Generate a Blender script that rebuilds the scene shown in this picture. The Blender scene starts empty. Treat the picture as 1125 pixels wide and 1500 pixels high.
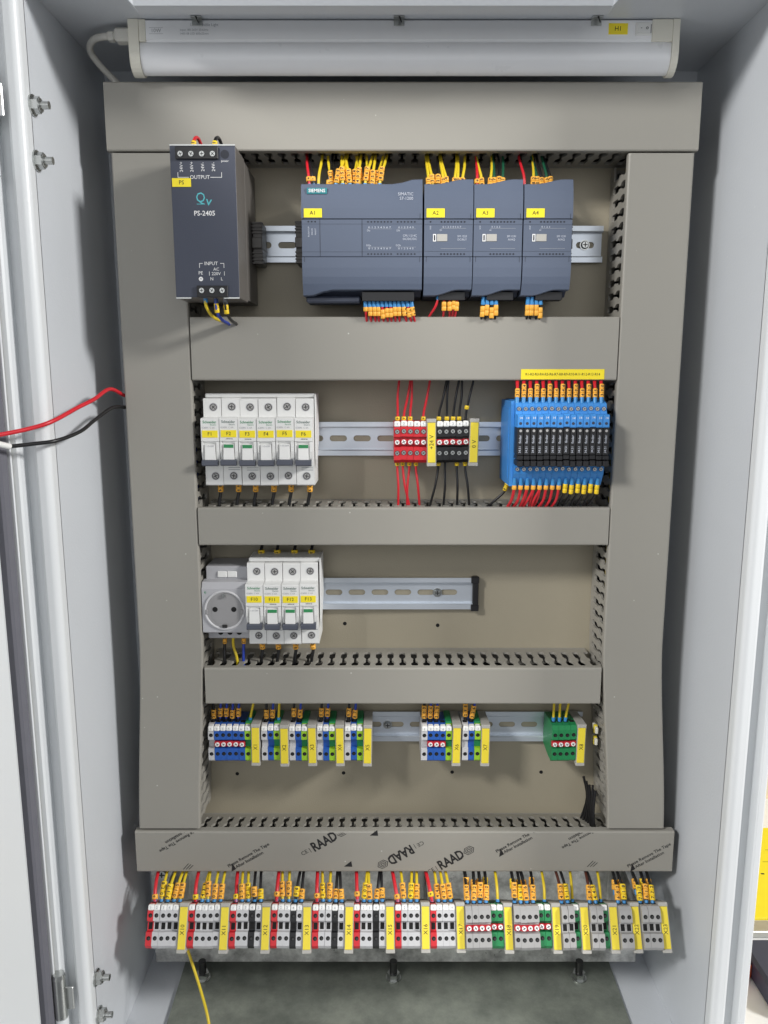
import bpy, math, random
from mathutils import Vector, Matrix
random.seed(7)
R = math.radians
SC = bpy.context.scene
COL = SC.collection

# ------------------------------------------------------------------ camera
# all building is done in millimetres as (x right, d towards the viewer, z up); world = (x, -d, z) / 1000
def W(x, d, z): return Vector((x * .001, -d * .001, z * .001))
cam = bpy.data.cameras.new('camera'); cam_o = bpy.data.objects.new('camera', cam); COL.objects.link(cam_o)
cam.sensor_fit = 'VERTICAL'; cam.sensor_height = 24.0; cam.lens = 24.0 * 1130 / 1500
cam.clip_start = .01; cam.clip_end = 50
cam_o.location = W(0, 813.65, 142.46); cam_o.rotation_euler = (R(90 - 9.907), 0, 0)
SC.camera = cam_o
# ------------------------------------------------------------------ world and lamps
wd = bpy.data.worlds.new('World'); SC.world = wd; wd.use_nodes = True
wb = wd.node_tree.nodes['Background']; wb.inputs[0].default_value = (.93, .96, 1, 1); wb.inputs[1].default_value = .19
def lamp(loc, target, sx, sy, power, col):
    l = bpy.data.lights.new('ceiling_or_fill_lamp', 'AREA'); l.shape = 'RECTANGLE'; l.size = sx; l.size_y = sy; l.energy = power; l.color = col
    o = bpy.data.objects.new('ceiling_or_fill_lamp', l); COL.objects.link(o); o.location = W(*loc)
    o.rotation_euler = (W(*target) - W(*loc)).to_track_quat('-Z', 'Y').to_euler(); return o
lamp((-1300, 1450, 1120), (0, 0, -100), .4, .3, 41, (1, .985, .96))
lamp((2050, 1050, 1080), (0, 0, -100), .4, .3, 58, (1, .985, .96))
lamp((150, 2700, 650), (0, 0, -50), 2.4, 1.5, 16, (.97, .985, 1))      # large soft fill light added behind the camera
SC.view_settings.view_transform = 'Standard'; SC.view_settings.look = 'None'
SC.view_settings.exposure = 0; SC.view_settings.gamma = 1
SC.render.engine = 'CYCLES'

# ------------------------------------------------------------------ materials
def lin(c):
    c = c / 255
    return c / 12.92 if c <= .04045 else ((c + .055) / 1.055) ** 2.4
MT = {}
def mat(name, rgb, rough=.5, metal=0, var=.06, vscale=60, bump=0, bscale=900, spec=.5, rvar=.08, trans=0, coat=0, speck=0):
    m = bpy.data.materials.new(name); m.use_nodes = True; nt = m.node_tree; b = nt.nodes['Principled BSDF']
    c = [lin(v) for v in rgb]
    tc = nt.nodes.new('ShaderNodeTexCoord')
    n = nt.nodes.new('ShaderNodeTexNoise'); n.inputs['Scale'].default_value = vscale; n.inputs['Detail'].default_value = 6
    nt.links.new(tc.outputs['Object'], n.inputs['Vector'])
    mx = nt.nodes.new('ShaderNodeMix'); mx.data_type = 'RGBA'
    mx.inputs[6].default_value = [v * (1 - var) for v in c] + [1]; mx.inputs[7].default_value = [min(1, v * (1 + var)) for v in c] + [1]
    nt.links.new(n.outputs['Fac'], mx.inputs[0]); nt.links.new(mx.outputs[2], b.inputs['Base Color'])
    mr = nt.nodes.new('ShaderNodeMapRange'); mr.inputs[3].default_value = max(0, rough - rvar); mr.inputs[4].default_value = min(1, rough + rvar)
    nt.links.new(n.outputs['Fac'], mr.inputs[0]); nt.links.new(mr.outputs[0], b.inputs['Roughness'])
    b.inputs['Metallic'].default_value = metal; b.inputs['Specular IOR Level'].default_value = spec
    if trans: b.inputs['Transmission Weight'].default_value = trans
    if coat: b.inputs['Coat Weight'].default_value = coat
    if bump:
        n2 = nt.nodes.new('ShaderNodeTexNoise'); n2.inputs['Scale'].default_value = bscale; n2.inputs['Detail'].default_value = 3
        nt.links.new(tc.outputs['Object'], n2.inputs['Vector'])
        bp = nt.nodes.new('ShaderNodeBump'); bp.inputs['Strength'].default_value = bump; bp.inputs['Distance'].default_value = .0004
        nt.links.new(n2.outputs['Fac'], bp.inputs['Height']); nt.links.new(bp.outputs[0], b.inputs['Normal'])
    if speck:      # sparse dust and small chips
        n3 = nt.nodes.new('ShaderNodeTexVoronoi'); n3.inputs['Scale'].default_value = 38; nt.links.new(tc.outputs['Object'], n3.inputs['Vector'])
        r3 = nt.nodes.new('ShaderNodeMapRange'); r3.inputs[1].default_value = .035; r3.inputs[2].default_value = .02; r3.inputs[3].default_value = 0; r3.inputs[4].default_value = speck
        nt.links.new(n3.outputs['Distance'], r3.inputs[0])
        m3 = nt.nodes.new('ShaderNodeMix'); m3.data_type = 'RGBA'; m3.inputs[7].default_value = (.85, .85, .83, 1)
        nt.links.new(r3.outputs[0], m3.inputs[0]); nt.links.new(mx.outputs[2], m3.inputs[6]); nt.links.new(m3.outputs[2], b.inputs['Base Color'])
    MT[name] = m; return m
mat('paint', (205, 209, 214), .36, bump=.4, bscale=420, var=.035, vscale=6, rvar=.12, speck=.35)
mat('paint_door', (222, 225, 227), .35, bump=.2, bscale=700, var=.02, vscale=8)
mat('duct', (152, 149, 141), .42, var=.045, vscale=7, bump=.12, bscale=300, rvar=.14, speck=.5)
mat('duct_dark', (150, 148, 142), .5, var=.05, vscale=30)
mat('plate', (164, 156, 137), .5, var=.05, vscale=14, bump=.5, bscale=650)
mat('rail', (214, 221, 230), .3, metal=.5, var=.07, vscale=18, bump=.05)
mat('steel', (190, 192, 190), .3, metal=1, var=.1, vscale=150)
mat('dark_steel', (70, 70, 70), .4, metal=.8, var=.15, vscale=120)
mat('black', (24, 24, 27), .45, var=.15, vscale=80)
mat('hole', (10, 10, 11), .8)
mat('white', (232, 232, 230), .4, var=.02)
mat('tag', (245, 245, 243), .45, var=.02)
mat('cream', (226, 223, 210), .4, var=.02)
mat('lens', (244, 245, 247), .3, var=.02)
mat('alu_white', (242, 243, 245), .35, var=.02)
mat('psu', (62, 67, 82), .48, var=.06, bump=.3, bscale=900)
mat('psu_side', (104, 100, 96), .45, metal=.1, var=.08)
mat('plc', (88, 98, 117), .48, var=.035, vscale=30, bump=.15, bscale=900)
mat('plc_dark', (62, 68, 84), .5, var=.05)
mat('plc_line', (28, 32, 44), .6)
mat('teal', (38, 128, 136), .45)
mat('yellow', (250, 228, 40), .45, var=.03)
mat('yellow_tag', (238, 216, 62), .45, var=.05)
mat('print_black', (30, 30, 32), .6)
mat('print_grey', (165, 168, 172), .6)
mat('print_lgrey', (195, 200, 212), .6)
mat('print_white', (238, 238, 238), .6)
mat('print_green', (40, 140, 90), .6)
mat('print_dgreen', (88, 112, 104), .6)
mat('print_teal', (90, 185, 195), .6)
mat('handle', (82, 86, 98), .45)
mat('green', (40, 135, 80), .45)
mat('lime', (150, 196, 44), .45, var=.1)
mat('pe_green', (34, 132, 78), .45)
mat('red', (206, 38, 48), .4, var=.05)
mat('jumper', (190, 40, 52), .4)
mat('blue', (42, 92, 176), .42, var=.06)
mat('dark_blue', (34, 60, 120), .42, var=.06)
mat('relay_blue', (62, 140, 214), .42, var=.06)
mat('lgrey', (198, 198, 200), .42, var=.03)
mat('mgrey', (165, 164, 163), .45, var=.05)
mat('clamp', (176, 174, 168), .45, var=.04)
mat('sock', (178, 178, 182), .42, var=.03)
mat('sock_in', (150, 149, 150), .45, var=.03)
mat('stop', (96, 93, 90), .45, var=.05)
mat('ferrule', (62, 140, 200), .4, var=.06)
mat('ferrule_grey', (120, 124, 130), .4)
mat('marker', (242, 178, 66), .5, var=.08, vscale=200)
mat('marker_y', (240, 204, 40), .5, var=.08, vscale=200)
mat('w_red', (205, 36, 48), .38, var=.05)
mat('w_black', (26, 26, 28), .38, var=.1)
mat('w_yellow', (216, 190, 42), .4, var=.08)
mat('w_blue', (38, 66, 170), .38, var=.08)
mat('w_green', (28, 84, 60), .4, var=.08)
mat('w_brown', (84, 44, 34), .4, var=.08)
mat('cable_white', (205, 203, 196), .45)
mat('gasket', (104, 104, 112), .8, var=.08, bump=.4)
mat('bench', (242, 242, 240), .5)
mat('wall_beige', (226, 210, 176), .8, var=.05, vscale=20, bump=.5, bscale=60)
mat('paper_yellow', (246, 226, 30), .5)
mat('orange', (226, 92, 40), .5)
mat('navy', (52, 58, 78), .5)
def galv(name, c0, c1, rough, metal=.7):
    m = mat(name, c0, rough, metal=metal, var=.02); nt = m.node_tree; b = nt.nodes['Principled BSDF']
    tc = nt.nodes['Texture Coordinate']; v = nt.nodes.new('ShaderNodeTexNoise'); v.inputs['Scale'].default_value = 22; v.inputs['Detail'].default_value = 9; v.inputs['Roughness'].default_value = .7
    nt.links.new(tc.outputs['Object'], v.inputs['Vector'])
    r = nt.nodes.new('ShaderNodeValToRGB'); r.color_ramp.elements[0].position = .35; r.color_ramp.elements[1].position = .68
    r.color_ramp.elements[0].color = [lin(q) for q in c0] + [1]; r.color_ramp.elements[1].color = [lin(q) for q in c1] + [1]
    nt.links.new(v.outputs['Fac'], r.inputs[0]); nt.links.new(r.outputs[0], b.inputs['Base Color'])
galv('galv', (128, 128, 126), (246, 246, 242), .3, .4)
galv('galv_floor', (122, 128, 120), (162, 167, 156), .42, .35)

# ------------------------------------------------------------------ text to faces (cached)
_tx = {}
def text_geo(s, bold=0):
    k = (s, bold)
    if k in _tx: return _tx[k]
    c = bpy.data.curves.new('t', 'FONT'); c.body = s; c.resolution_u = 2; c.align_x = 'CENTER'; c.align_y = 'CENTER'; c.offset = bold
    o = bpy.data.objects.new('t', c); COL.objects.link(o)
    bpy.context.view_layer.update()
    me = bpy.data.meshes.new_from_object(o.evaluated_get(bpy.context.evaluated_depsgraph_get()))
    vs = [(v.co.x, v.co.y) for v in me.vertices]; fs = [tuple(p.vertices) for p in me.polygons]
    bpy.data.objects.remove(o); bpy.data.curves.remove(c); bpy.data.meshes.remove(me)
    _tx[k] = (vs, fs); return _tx[k]

# ------------------------------------------------------------------ mesh builder
class MB:
    def __init__(s): s.v = []; s.f = []; s.m = []; s.mats = []; s.sm = []
    def mi(s, name):
        if name not in s.mats: s.mats.append(name)
        return s.mats.index(name)
    def add(s, vs, fs, m, smooth=False):
        o = len(s.v); s.v += [tuple(p) for p in vs]; k = s.mi(m)
        for f in fs: s.f.append(tuple(i + o for i in f)); s.m.append(k); s.sm.append(smooth)
        return s
    def box(s, x0, x1, d0, d1, z0, z1, m, bev=0):
        if x0 > x1: x0, x1 = x1, x0
        if d0 > d1: d0, d1 = d1, d0
        if z0 > z1: z0, z1 = z1, z0
        b = min(bev, (x1 - x0) * .45, (d1 - d0) * .45, (z1 - z0) * .45)
        if b <= 0:
            vs = [(x, d, z) for x in (x0, x1) for d in (d0, d1) for z in (z0, z1)]
            return s.add(vs, [(0, 1, 3, 2), (4, 6, 7, 5), (0, 4, 5, 1), (2, 3, 7, 6), (0, 2, 6, 4), (1, 5, 7, 3)], m)
        X = (x0, x1); D = (d0, d1); Z = (z0, z1); vs = []; ix = {}
        for i in (0, 1):
            for j in (0, 1):
                for k in (0, 1):
                    sx, sd, sz = (1, -1)[i], (1, -1)[j], (1, -1)[k]
                    ix[i, j, k, 0] = len(vs); vs.append((X[i], D[j] + sd * b, Z[k] + sz * b))
                    ix[i, j, k, 1] = len(vs); vs.append((X[i] + sx * b, D[j], Z[k] + sz * b))
                    ix[i, j, k, 2] = len(vs); vs.append((X[i] + sx * b, D[j] + sd * b, Z[k]))
        fs = []
        q = lambda *a: fs.append(tuple(ix[t] for t in a))
        for i in (0, 1):
            q((i, 0, 0, 0), (i, 1, 0, 0), (i, 1, 1, 0), (i, 0, 1, 0)); q((0, i, 0, 1), (1, i, 0, 1), (1, i, 1, 1), (0, i, 1, 1)); q((0, 0, i, 2), (1, 0, i, 2), (1, 1, i, 2), (0, 1, i, 2))
            for j in (0, 1):
                q((i, j, 0, 0), (i, j, 1, 0), (i, j, 1, 1), (i, j, 0, 1)); q((i, 0, j, 0), (i, 1, j, 0), (i, 1, j, 2), (i, 0, j, 2)); q((0, i, j, 1), (1, i, j, 1), (1, i, j, 2), (0, i, j, 2))
                for k in (0, 1): q((i, j, k, 0), (i, j, k, 1), (i, j, k, 2))
        return s.add(vs, fs, m)
    def prism(s, poly, ax, a0, a1, m):           # ax 'x': poly (d,z)   'd': poly (x,z)   'z': poly (x,d)
        n = len(poly)
        P = {'x': lambda p, a: (a, p[0], p[1]), 'd': lambda p, a: (p[0], a, p[1]), 'z': lambda p, a: (p[0], p[1], a)}[ax]
        vs = [P(p, a0) for p in poly] + [P(p, a1) for p in poly]
        fs = [tuple(range(n)), tuple(range(2 * n - 1, n - 1, -1))] + [(i, (i + 1) % n, n + (i + 1) % n, n + i) for i in range(n)]
        return s.add(vs, fs, m)
    def loft(s, rings, m, caps=True, smooth=False):
        n = len(rings[0]); vs = [p for r in rings for p in r]; fs = []
        for a in range(len(rings) - 1):
            for i in range(n): fs.append((a * n + i, a * n + (i + 1) % n, (a + 1) * n + (i + 1) % n, (a + 1) * n + i))
        s.add(vs, fs, m, smooth)
        if caps:
            s.add(rings[0], [tuple(range(n))], m); s.add(rings[-1], [tuple(range(n - 1, -1, -1))], m)
        return s
    def cyl(s, c, ax, r, h, m, n=14, r2=None, rot=0):
        r2 = r if r2 is None else r2
        def ring(rr, a):
            out = []
            for i in range(n):
                t = 2 * math.pi * i / n + rot; u, v = rr * math.cos(t), rr * math.sin(t)
                out.append({'x': (c[0] + a, c[1] + u, c[2] + v), 'd': (c[0] + u, c[1] + a, c[2] + v), 'z': (c[0] + u, c[1] + v, c[2] + a)}[ax])
            return out
        return s.loft([ring(r, 0), ring(r2, h)], m, smooth=n > 8)
    def tube(s, pts, r, m, n=8):
        P = [Vector(p) for p in pts]; rings = []; up = None
        for i, p in enumerate(P):
            t = (P[min(i + 1, len(P) - 1)] - P[max(i - 1, 0)]).normalized()
            if up is None: up = t.cross(Vector((0, 1, .13))).normalized()
            else: up = (up - t * up.dot(t)).normalized()
            v = t.cross(up); rings.append([tuple(p + up * (r * math.cos(6.28319 * k / n)) + v * (r * math.sin(6.28319 * k / n))) for k in range(n)])
        return s.loft(rings, m, smooth=True)
    def text(s, t, x, d, z, h, m, rot=0, bold=0, sx=1, clip=None):
        vs, fs = text_geo(t, bold); c, n = math.cos(R(rot)), math.sin(R(rot)); k = h / .69
        P = [(x + (u * sx * c - v * n) * k, d, z + (u * sx * n + v * c) * k) for u, v in vs]
        if clip: fs = [f for f in fs if all(clip[0] < P[i][0] < clip[1] and clip[2] < P[i][2] < clip[3] for i in f)]
        return s.add(P, fs, m)
    def mesh(s, name, org=(0, 0, 0)):
        me = bpy.data.meshes.new(name)
        me.from_pydata([W(p[0] - org[0], p[1] - org[1], p[2] - org[2]) for p in s.v], [], s.f)
        for q in s.mats: me.materials.append(MT[q])
        me.polygons.foreach_set('material_index', s.m); me.polygons.foreach_set('use_smooth', s.sm); me.update(); return me
def smooth_path(pts, k=6):
    P = [Vector(p) for p in pts]; out = []
    for i in range(len(P) - 1):
        a = P[max(i - 1, 0)]; b = P[i]; c = P[i + 1]; e = P[min(i + 2, len(P) - 1)]
        for j in range(k):
            t = j / k; out.append(.5 * ((2 * b) + (c - a) * t + (2 * a - 5 * b + 4 * c - e) * t * t + (3 * b - a - 3 * c + e) * t ** 3))
    out.append(P[-1]); return out

# ------------------------------------------------------------------ objects
ORG = {}
def rj(a): return random.uniform(-a, a)
def tag(o, label=None, cat=None, group=None, kind=None):
    if label: o['label'] = label
    if cat: o['category'] = cat
    if group: o['group'] = group
    if kind: o['kind'] = kind
    return o
def thing(name, label, cat, at=(0, 0, 0), group=None):
    o = bpy.data.objects.new(name, None); COL.objects.link(o); o.location = W(*at); o.empty_display_size = .01; ORG[o.name] = at
    return tag(o, label, cat, group)
def part(name, mb, parent, at=None, label=None):       # geometry given in absolute mm (at=None) or in the parent's own mm with an offset
    if at is None:
        me = mb.mesh(name, ORG.get(parent.name, (0, 0, 0))); o = bpy.data.objects.new(name, me)
        ORG[o.name] = ORG.get(parent.name, (0, 0, 0))
    else:
        me = mb.mesh(name) if isinstance(mb, MB) else mb; o = bpy.data.objects.new(name, me); o.location = W(*at)
    COL.objects.link(o); o.parent = parent
    if label: o['label'] = label
    return o
def solo(name, mb, label, cat, at=(0, 0, 0), group=None, kind=None):   # a thing that is one mesh, geometry in absolute mm
    o = bpy.data.objects.new(name, mb.mesh(name, at) if isinstance(mb, MB) else mb); COL.objects.link(o); o.location = W(*at); ORG[o.name] = at
    return tag(o, label, cat, group, kind)
CACHE = {}
def shared(key, fn):
    if key not in CACHE: CACHE[key] = fn().mesh(str(key[0]))
    return CACHE[key]

# ================================================================== SETTING
b = MB(); b.box(-1500, 1600, -900, 260, -640, -590, 'bench', 2)
tag(solo('workbench_top', b, None, None, (0, 0, -590)), kind='structure')
b = MB(); b.box(-700, 1600, -460, -440, -590, 900, 'wall_beige')
tag(solo('wall', b, None, None, (0, -440, -590)), kind='structure')

# ================================================================== CABINET
CAB = thing('electrical_cabinet', 'light grey sheet steel cabinet enclosing the mounting plate with its door open', 'cabinet', (17, 0, -590))
part('back_wall', MB().box(-284, 318, -33, -31, -560, 450, 'paint'), CAB)
part('side_wall', MB().box(-285, -283, -33, 149, -588, 478, 'paint'), CAB)
part('side_wall', MB().box(317, 319, -33, 149, -588, 478, 'paint'), CAB)
part('roof_panel', MB().box(-282.9, 316.9, -30.9, 149, 447, 449, 'paint'), CAB)
part('floor_panel', MB().box(-282.9, 316.9, -30.9, 149, -559, -557, 'paint'), CAB)
part('roof_stiffener', MB().box(-203, 186, 124, 148.8, 432, 446.9, 'paint', 5), CAB)
prof = [(-283, 148), (-283, 155)] + [(-289 + 6 * math.cos(R(a)), 157 + 6 * math.sin(R(a))) for a in range(0, 91, 9)] + [(-293.5, 163), (-295.4, 162.3), (-296.3, 160.5), (-296.5, 152), (-307, 152), (-307.5, 164), (-309, 166), (-313, 166), (-315, 164), (-315, 136), (-285.2, 136), (-285.2, 148)]
part('frame_rail', MB().prism(prof, 'z', -588, 478, 'paint_door'), CAB)
part('frame_rail', MB().prism([(34 - x, d) for x, d in prof], 'z', -588, 478, 'paint_door'), CAB)
part('frame_rail', MB().box(-282.9, 316.9, 149.2, 163, 447, 478, 'paint_door', 2), CAB)
part('frame_rail', MB().box(-282.9, 316.9, 149.2, 163, -590, -557, 'paint_door', 2), CAB)
part('base_skirt', MB().box(-284, 318, -32, 140, -590, -560, 'paint'), CAB)
gp = MB().prism([(-240, -22), (272, -22), (268, 140), (-236, 140)], 'z', -556.8, -553.5, 'galv_floor')
part('gland_plate', gp, CAB)
def hexbolt_x(x, d, z, n=1):
    m = MB().cyl((x, d, z), 'x', 8.2, 1.4, 'steel', 18); part('washer', m, CAB)
    m = MB().cyl((x + 1.4, d, z), 'x', 6.6, 5, 'steel', 6, rot=.4).cyl((x + 6.4, d, z), 'x', 5.4, .8, 'steel', 14); nut = part('nut', m, CAB)
    part('bolt_end', MB().cyl((x + 7.2, d, z), 'x', 3.1, 6.5, 'steel', 12), CAB)
for z in (358, 316, -438, -480): hexbolt_x(-283, 146, z)
for x in (-213, 11, 229):
    m = MB().cyl((x, 14, -553.5), 'z', 9, 1.5, 'steel', 18).cyl((x, 14, -552), 'z', 7.4, 6, 'steel', 6); part('floor_nut', m, CAB)
    part('floor_bolt', MB().cyl((x, 14, -546), 'z', 4.4, 15, 'dark_steel', 12), CAB)
for zc in (337, -459):
    h = part('hinge', MB().cyl((-308, 170, zc), 'z', 6, 42, 'steel', 20).cyl((-308, 170, zc + 42), 'z', 6.3, 4, 'steel', 20, r2=5.2).box(-308, -296, 166.5, 169, zc + 6, zc + 30, 'steel', .6), CAB)
    part('hinge_barrel', MB().cyl((-308, 170, zc - 38), 'z', 6, 37, 'paint_door', 20).box(-316, -308, 169, 171, zc - 36, zc - 4, 'paint_door', .6), CAB)
# door, swung open to the left
def dpt(s, n, a=R(14)):      # s along the door from the hinge, n out of its inner face
    return (-317.5 - s * math.sin(a) + n * math.cos(a), 168 + s * math.cos(a) + n * math.sin(a))
dp = [dpt(0, -14), dpt(0, 6), dpt(2, 6), dpt(2.5, -2), dpt(20, -2), dpt(21, 4), dpt(24, 5), dpt(330, 5), dpt(330, -14)]
door = part('door', MB().prism(dp, 'z', -588, 478, 'paint_door'), CAB)
g = MB().prism([dpt(4, -1.9), dpt(4, 4.5), dpt(6, 6.5), dpt(13, 6.5), dpt(15, 4.5), dpt(15, -1.9)], 'z', -580, 470, 'gasket'); part('gasket', g, door)

# weld and paint flaws on the wall seam are tiny drips of paint
# ------------------------------------------------------------------ mounting plates
MP = thing('mounting_plate', 'beige grey painted steel mounting plate behind the rails and ducts', 'plate', (17, 0, -400))
part('plate', MB().box(-266, 300, -3, 0, -402, 408, 'plate', .4), MP)
for x, z in ((-43, -124), (59, -126), (-167, -302), (-46, -301), (77.5, -300), (178.7, -300)):
    part('drilled_hole', MB().cyl((x, -.2, z), 'd', 2.1, .35, 'hole', 12), MP)
for x in (-255, 290):
    for z in (-390, 396): part('stand_off', MB().cyl((x, -31, z), 'd', 6, 28, 'steel', 12), MP)
LP = thing('lower_panel', 'cloudy galvanized steel strip below the bottom wiring duct', 'plate', (17, 0, -540))
part('strip', MB().box(-272, 300, -4, -1, -545, -403, 'galv', .4), LP)
m = MB().cyl((-259, -1, -429), 'd', 6.5, 2.5, 'steel', 18, r2=5).box(-262.5, -255.5, 1.3, 1.6, -429.8, -428.2, 'dark_steel').box(-259.8, -258.2, 1.3, 1.62, -432.5, -425.5, 'dark_steel'); part('screw', m, LP)

# ================================================================== WIRING DUCTS
PITCH = 12.5
def finger_mesh(up):     # one comb finger lying in its wall plane; u along the duct, w towards the cover
    hs = [(13.5, 0), (14.2, 2.4), (16, 3.3), (29, 3.3), (31.5, 2.6), (33, 1.3), (38, 1.3), (39.8, 2.6), (42.5, 3.6), (46.5, 4.0), (50.5, 3.6), (53.5, 2.3), (54.5, 1.4), (60, 1.4)]
    right = [(6.25 - h, w) for w, h in hs]; poly = right + [(-u, w) for u, w in reversed(right)]
    m = MB()
    if up == 'h': m.loft([[(u, w, -1.2) for u, w in poly], [(u, w, 1.2) for u, w in poly]], 'duct')
    else: m.loft([[(-1.2, w, u) for u, w in poly], [(1.2, w, u) for u, w in poly]], 'duct')
    return m
def duct_h(label, x0, x1, z0, z1, dd=62, walls=(True, True), tilt=0, gap=1.5, print_fn=None):
    t = thing('wiring_duct', label, 'wiring duct', ((x0 + x1) / 2, 0, (z0 + z1) / 2), 'slotted grey wiring ducts')
    o = ORG[t.name]
    part('duct_base', MB().box(x0 + gap, x1 - gap, .2, 1.8, z0 + 1 , z1 - 1 - tilt, 'duct'), t)
    for zi, zz, on in ((-1, z0 + 2.2, walls[0]), (1, z1 - 2.2, walls[1])):
        tl = tilt if zi > 0 else 0
        part('duct_wall', MB().loft([[(x, 1.8, zz - .8 - tl), (x, 13.6, zz - .8 - tl * .75), (x, 13.6, zz + .8 - tl * .75), (x, 1.8, zz + .8 - tl)] for x in (x0 + gap, x1 - gap)], 'duct'), t)
        n = int((x1 - x0 - 4) / PITCH); xs = (x0 + x1) / 2 - (n - 1) * PITCH / 2
        if not on:
            part('duct_wall', MB().box(x0 + gap, x1 - gap, 13.7, 58, zz - .8, zz + .8, 'duct'), t); continue
        me = shared(('duct_finger', 'h'), lambda: finger_mesh('h'))
        for i in range(n):
            f = part('duct_finger', me, t, (xs + i * PITCH - o[0], 0, zz - o[2] - tl * .75))
            if tl: f.rotation_euler = (-math.atan2(tl * .75, 46), 0, 0); f.location = W(xs + i * PITCH - o[0], 0, zz - o[2] - tl)
    c = [(z0, 55.5), (z0, dd - 1.6), (z0 + .5, dd - .5), (z0 + 1.6, dd), (z1 - 1.6, dd), (z1 - .5, dd - .5), (z1, dd - 1.6), (z1, 55.5), (z1 - 1.2, 55.5), (z1 - 1.2, dd - 2), (z0 + 1.2, dd - 2), (z0 + 1.2, 55.5)]
    m = MB().loft([[(x, d, z) for z, d in c] for x in (x0, x1)], 'duct')
    cv = part('duct_cover', m, t); return t, cv
def flare(z, amt): 
    q = max(0, min(1, (-130 - z) / 200)); return amt * q * q * (3 - 2 * q) * .5 + amt * .5 * q
def duct_v(label, x0, x1, z0, z1, inner, amt, dd=62):
    t = thing('wiring_duct', label, 'wiring duct', ((x0 + x1) / 2, 0, (z0 + z1) / 2), 'slotted grey wiring ducts'); o = ORG[t.name]
    zs = [z0 + (z1 - z0) * i / 40 for i in range(41)]
    sw = lambda poly: MB().loft([[(x + flare(z, amt), d, z) for x, d in poly] for z in zs], 'duct')
    part('duct_base', sw([(x0 + 2, .2), (x1 - 2, .2), (x1 - 2, 1.8), (x0 + 2, 1.8)]), t)
    xin, xout = (x1 - 2.2, x0 + 2.2) if inner > 0 else (x0 + 2.2, x1 - 2.2)
    part('duct_wall', sw([(xout - .8, 1.8), (xout + .8, 1.8), (xout + .8, 58), (xout - .8, 58)]), t)
    part('duct_wall', sw([(xin - .8, 1.8), (xin + .8, 1.8), (xin + .8, 13.6), (xin - .8, 13.6)]), t)
    me = shared(('duct_finger', 'v'), lambda: finger_mesh('v')); n = int((z1 - z0 - 4) / PITCH)
    for i in range(n):
        z = z0 + 8 + i * PITCH; part('duct_finger', me, t, (xin + flare(z, amt) - o[0], 0, z - o[2]))
    c = [(x0, 55.5), (x0, dd - 1.6), (x0 + .5, dd - .5), (x0 + 1.6, dd), (x1 - 1.6, dd), (x1 - .5, dd - .5), (x1, dd - 1.6), (x1, 55.5), (x1 - 1.2, 55.5), (x1 - 1.2, dd - 2), (x0 + 1.2, dd - 2), (x0 + 1.2, 55.5)]
    part('duct_cover', sw(c), t); return t
duct_h('wide grey wiring duct running across the top under the lamp', -253, 287, 346, 405, 63, (True, False))
duct_v('tall grey wiring duct standing left of the power supply and breakers', -250, -185, -331, 344.5, 1, -11)
duct_v('tall grey wiring duct standing right of the blue relays', 224, 284.5, -331, 344.5, -1, 14)
t2, cv2 = duct_h('wide grey wiring duct between controller and breakers, with long yellow label', -184, 223, 139.5, 199, 62.5)
s = MB().box(131.3, 211.1, 62.6, 63, 140.5, 150, 'yellow'); s.text('R1-R2-R3-R4-R5-R6-R7-R8-R9-R10-R11-R12-R13-R14', 171.2, 63.15, 145.2, 2.4, 'print_black', sx=.93)
part('label_strip', s, t2)
duct_h('narrow grey wiring duct between the F1 breakers and the socket', -184, 223, -22.5, 15.6, 62.5)
duct_h('narrow grey wiring duct directly above the X1 terminals', -184, 223, -190.3, -150.9, 62.5)
t5, cv5 = duct_h('grey wiring duct at the bottom with printed protective film on its cover', -265, 309, -381, -333.5, 64, (True, True), tilt=16)
def bundle(label, pts_fn, n, along):
    b = MB()
    for k in range(n):
        ph = random.uniform(0, 6.28); a, d0 = pts_fn(k)
        pts = []
        for i in range(13):
            t = along[0] + (along[1] - along[0]) * i / 12; w = 2.2 * math.sin(i * .9 + ph)
            pts.append((t, d0 + 1.5 * math.cos(i * 1.1 + ph), a + w) if along[2] == 'h' else (a + w + along[3] * flare_q(t), d0 + 1.5 * math.cos(i * 1.1 + ph), t))
        b.tube(smooth_path(pts, 2), 1.6, random.choice(['w_black', 'w_black', 'w_black', 'w_blue', 'w_black', 'w_black', 'w_yellow' if along[0] < -250 else 'w_black']), 6)
    return solo('wire_bundle', b, label, 'wires', tuple(pts[0]), kind='stuff')
def flare_q(z): return flare(z, 1)
for nm, x0, x1, za, zb in (('top', -240, 275, 350, 400), ('F1 breaker', -180, 219, -18, 11), ('socket', -180, 219, -186, -156), ('bottom', -258, 300, -376, -355), ('controller', -180, 219, 144, 195)):
    nn = 30 if zb - za > 35 else 20
    bundle('dark wires packed inside the %s wiring duct' % nm, lambda k: (za + 4 + (zb - za - 8) * ((k * 7) % nn) / nn, 6 + 42 * k / nn), nn, (x0, x1, 'h'))
for nm, xa_, xb_, am in (('left', -246, -190, -11), ('right', 229, 280, 14)):
    bundle('dark wires packed inside the %s tall wiring duct' % nm, lambda k: (xa_ + 5 + (xb_ - xa_ - 10) * ((k * 7) % 30) / 30, 6 + 42 * k / 30), 30, (-326, 340, 'v', am))
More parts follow.
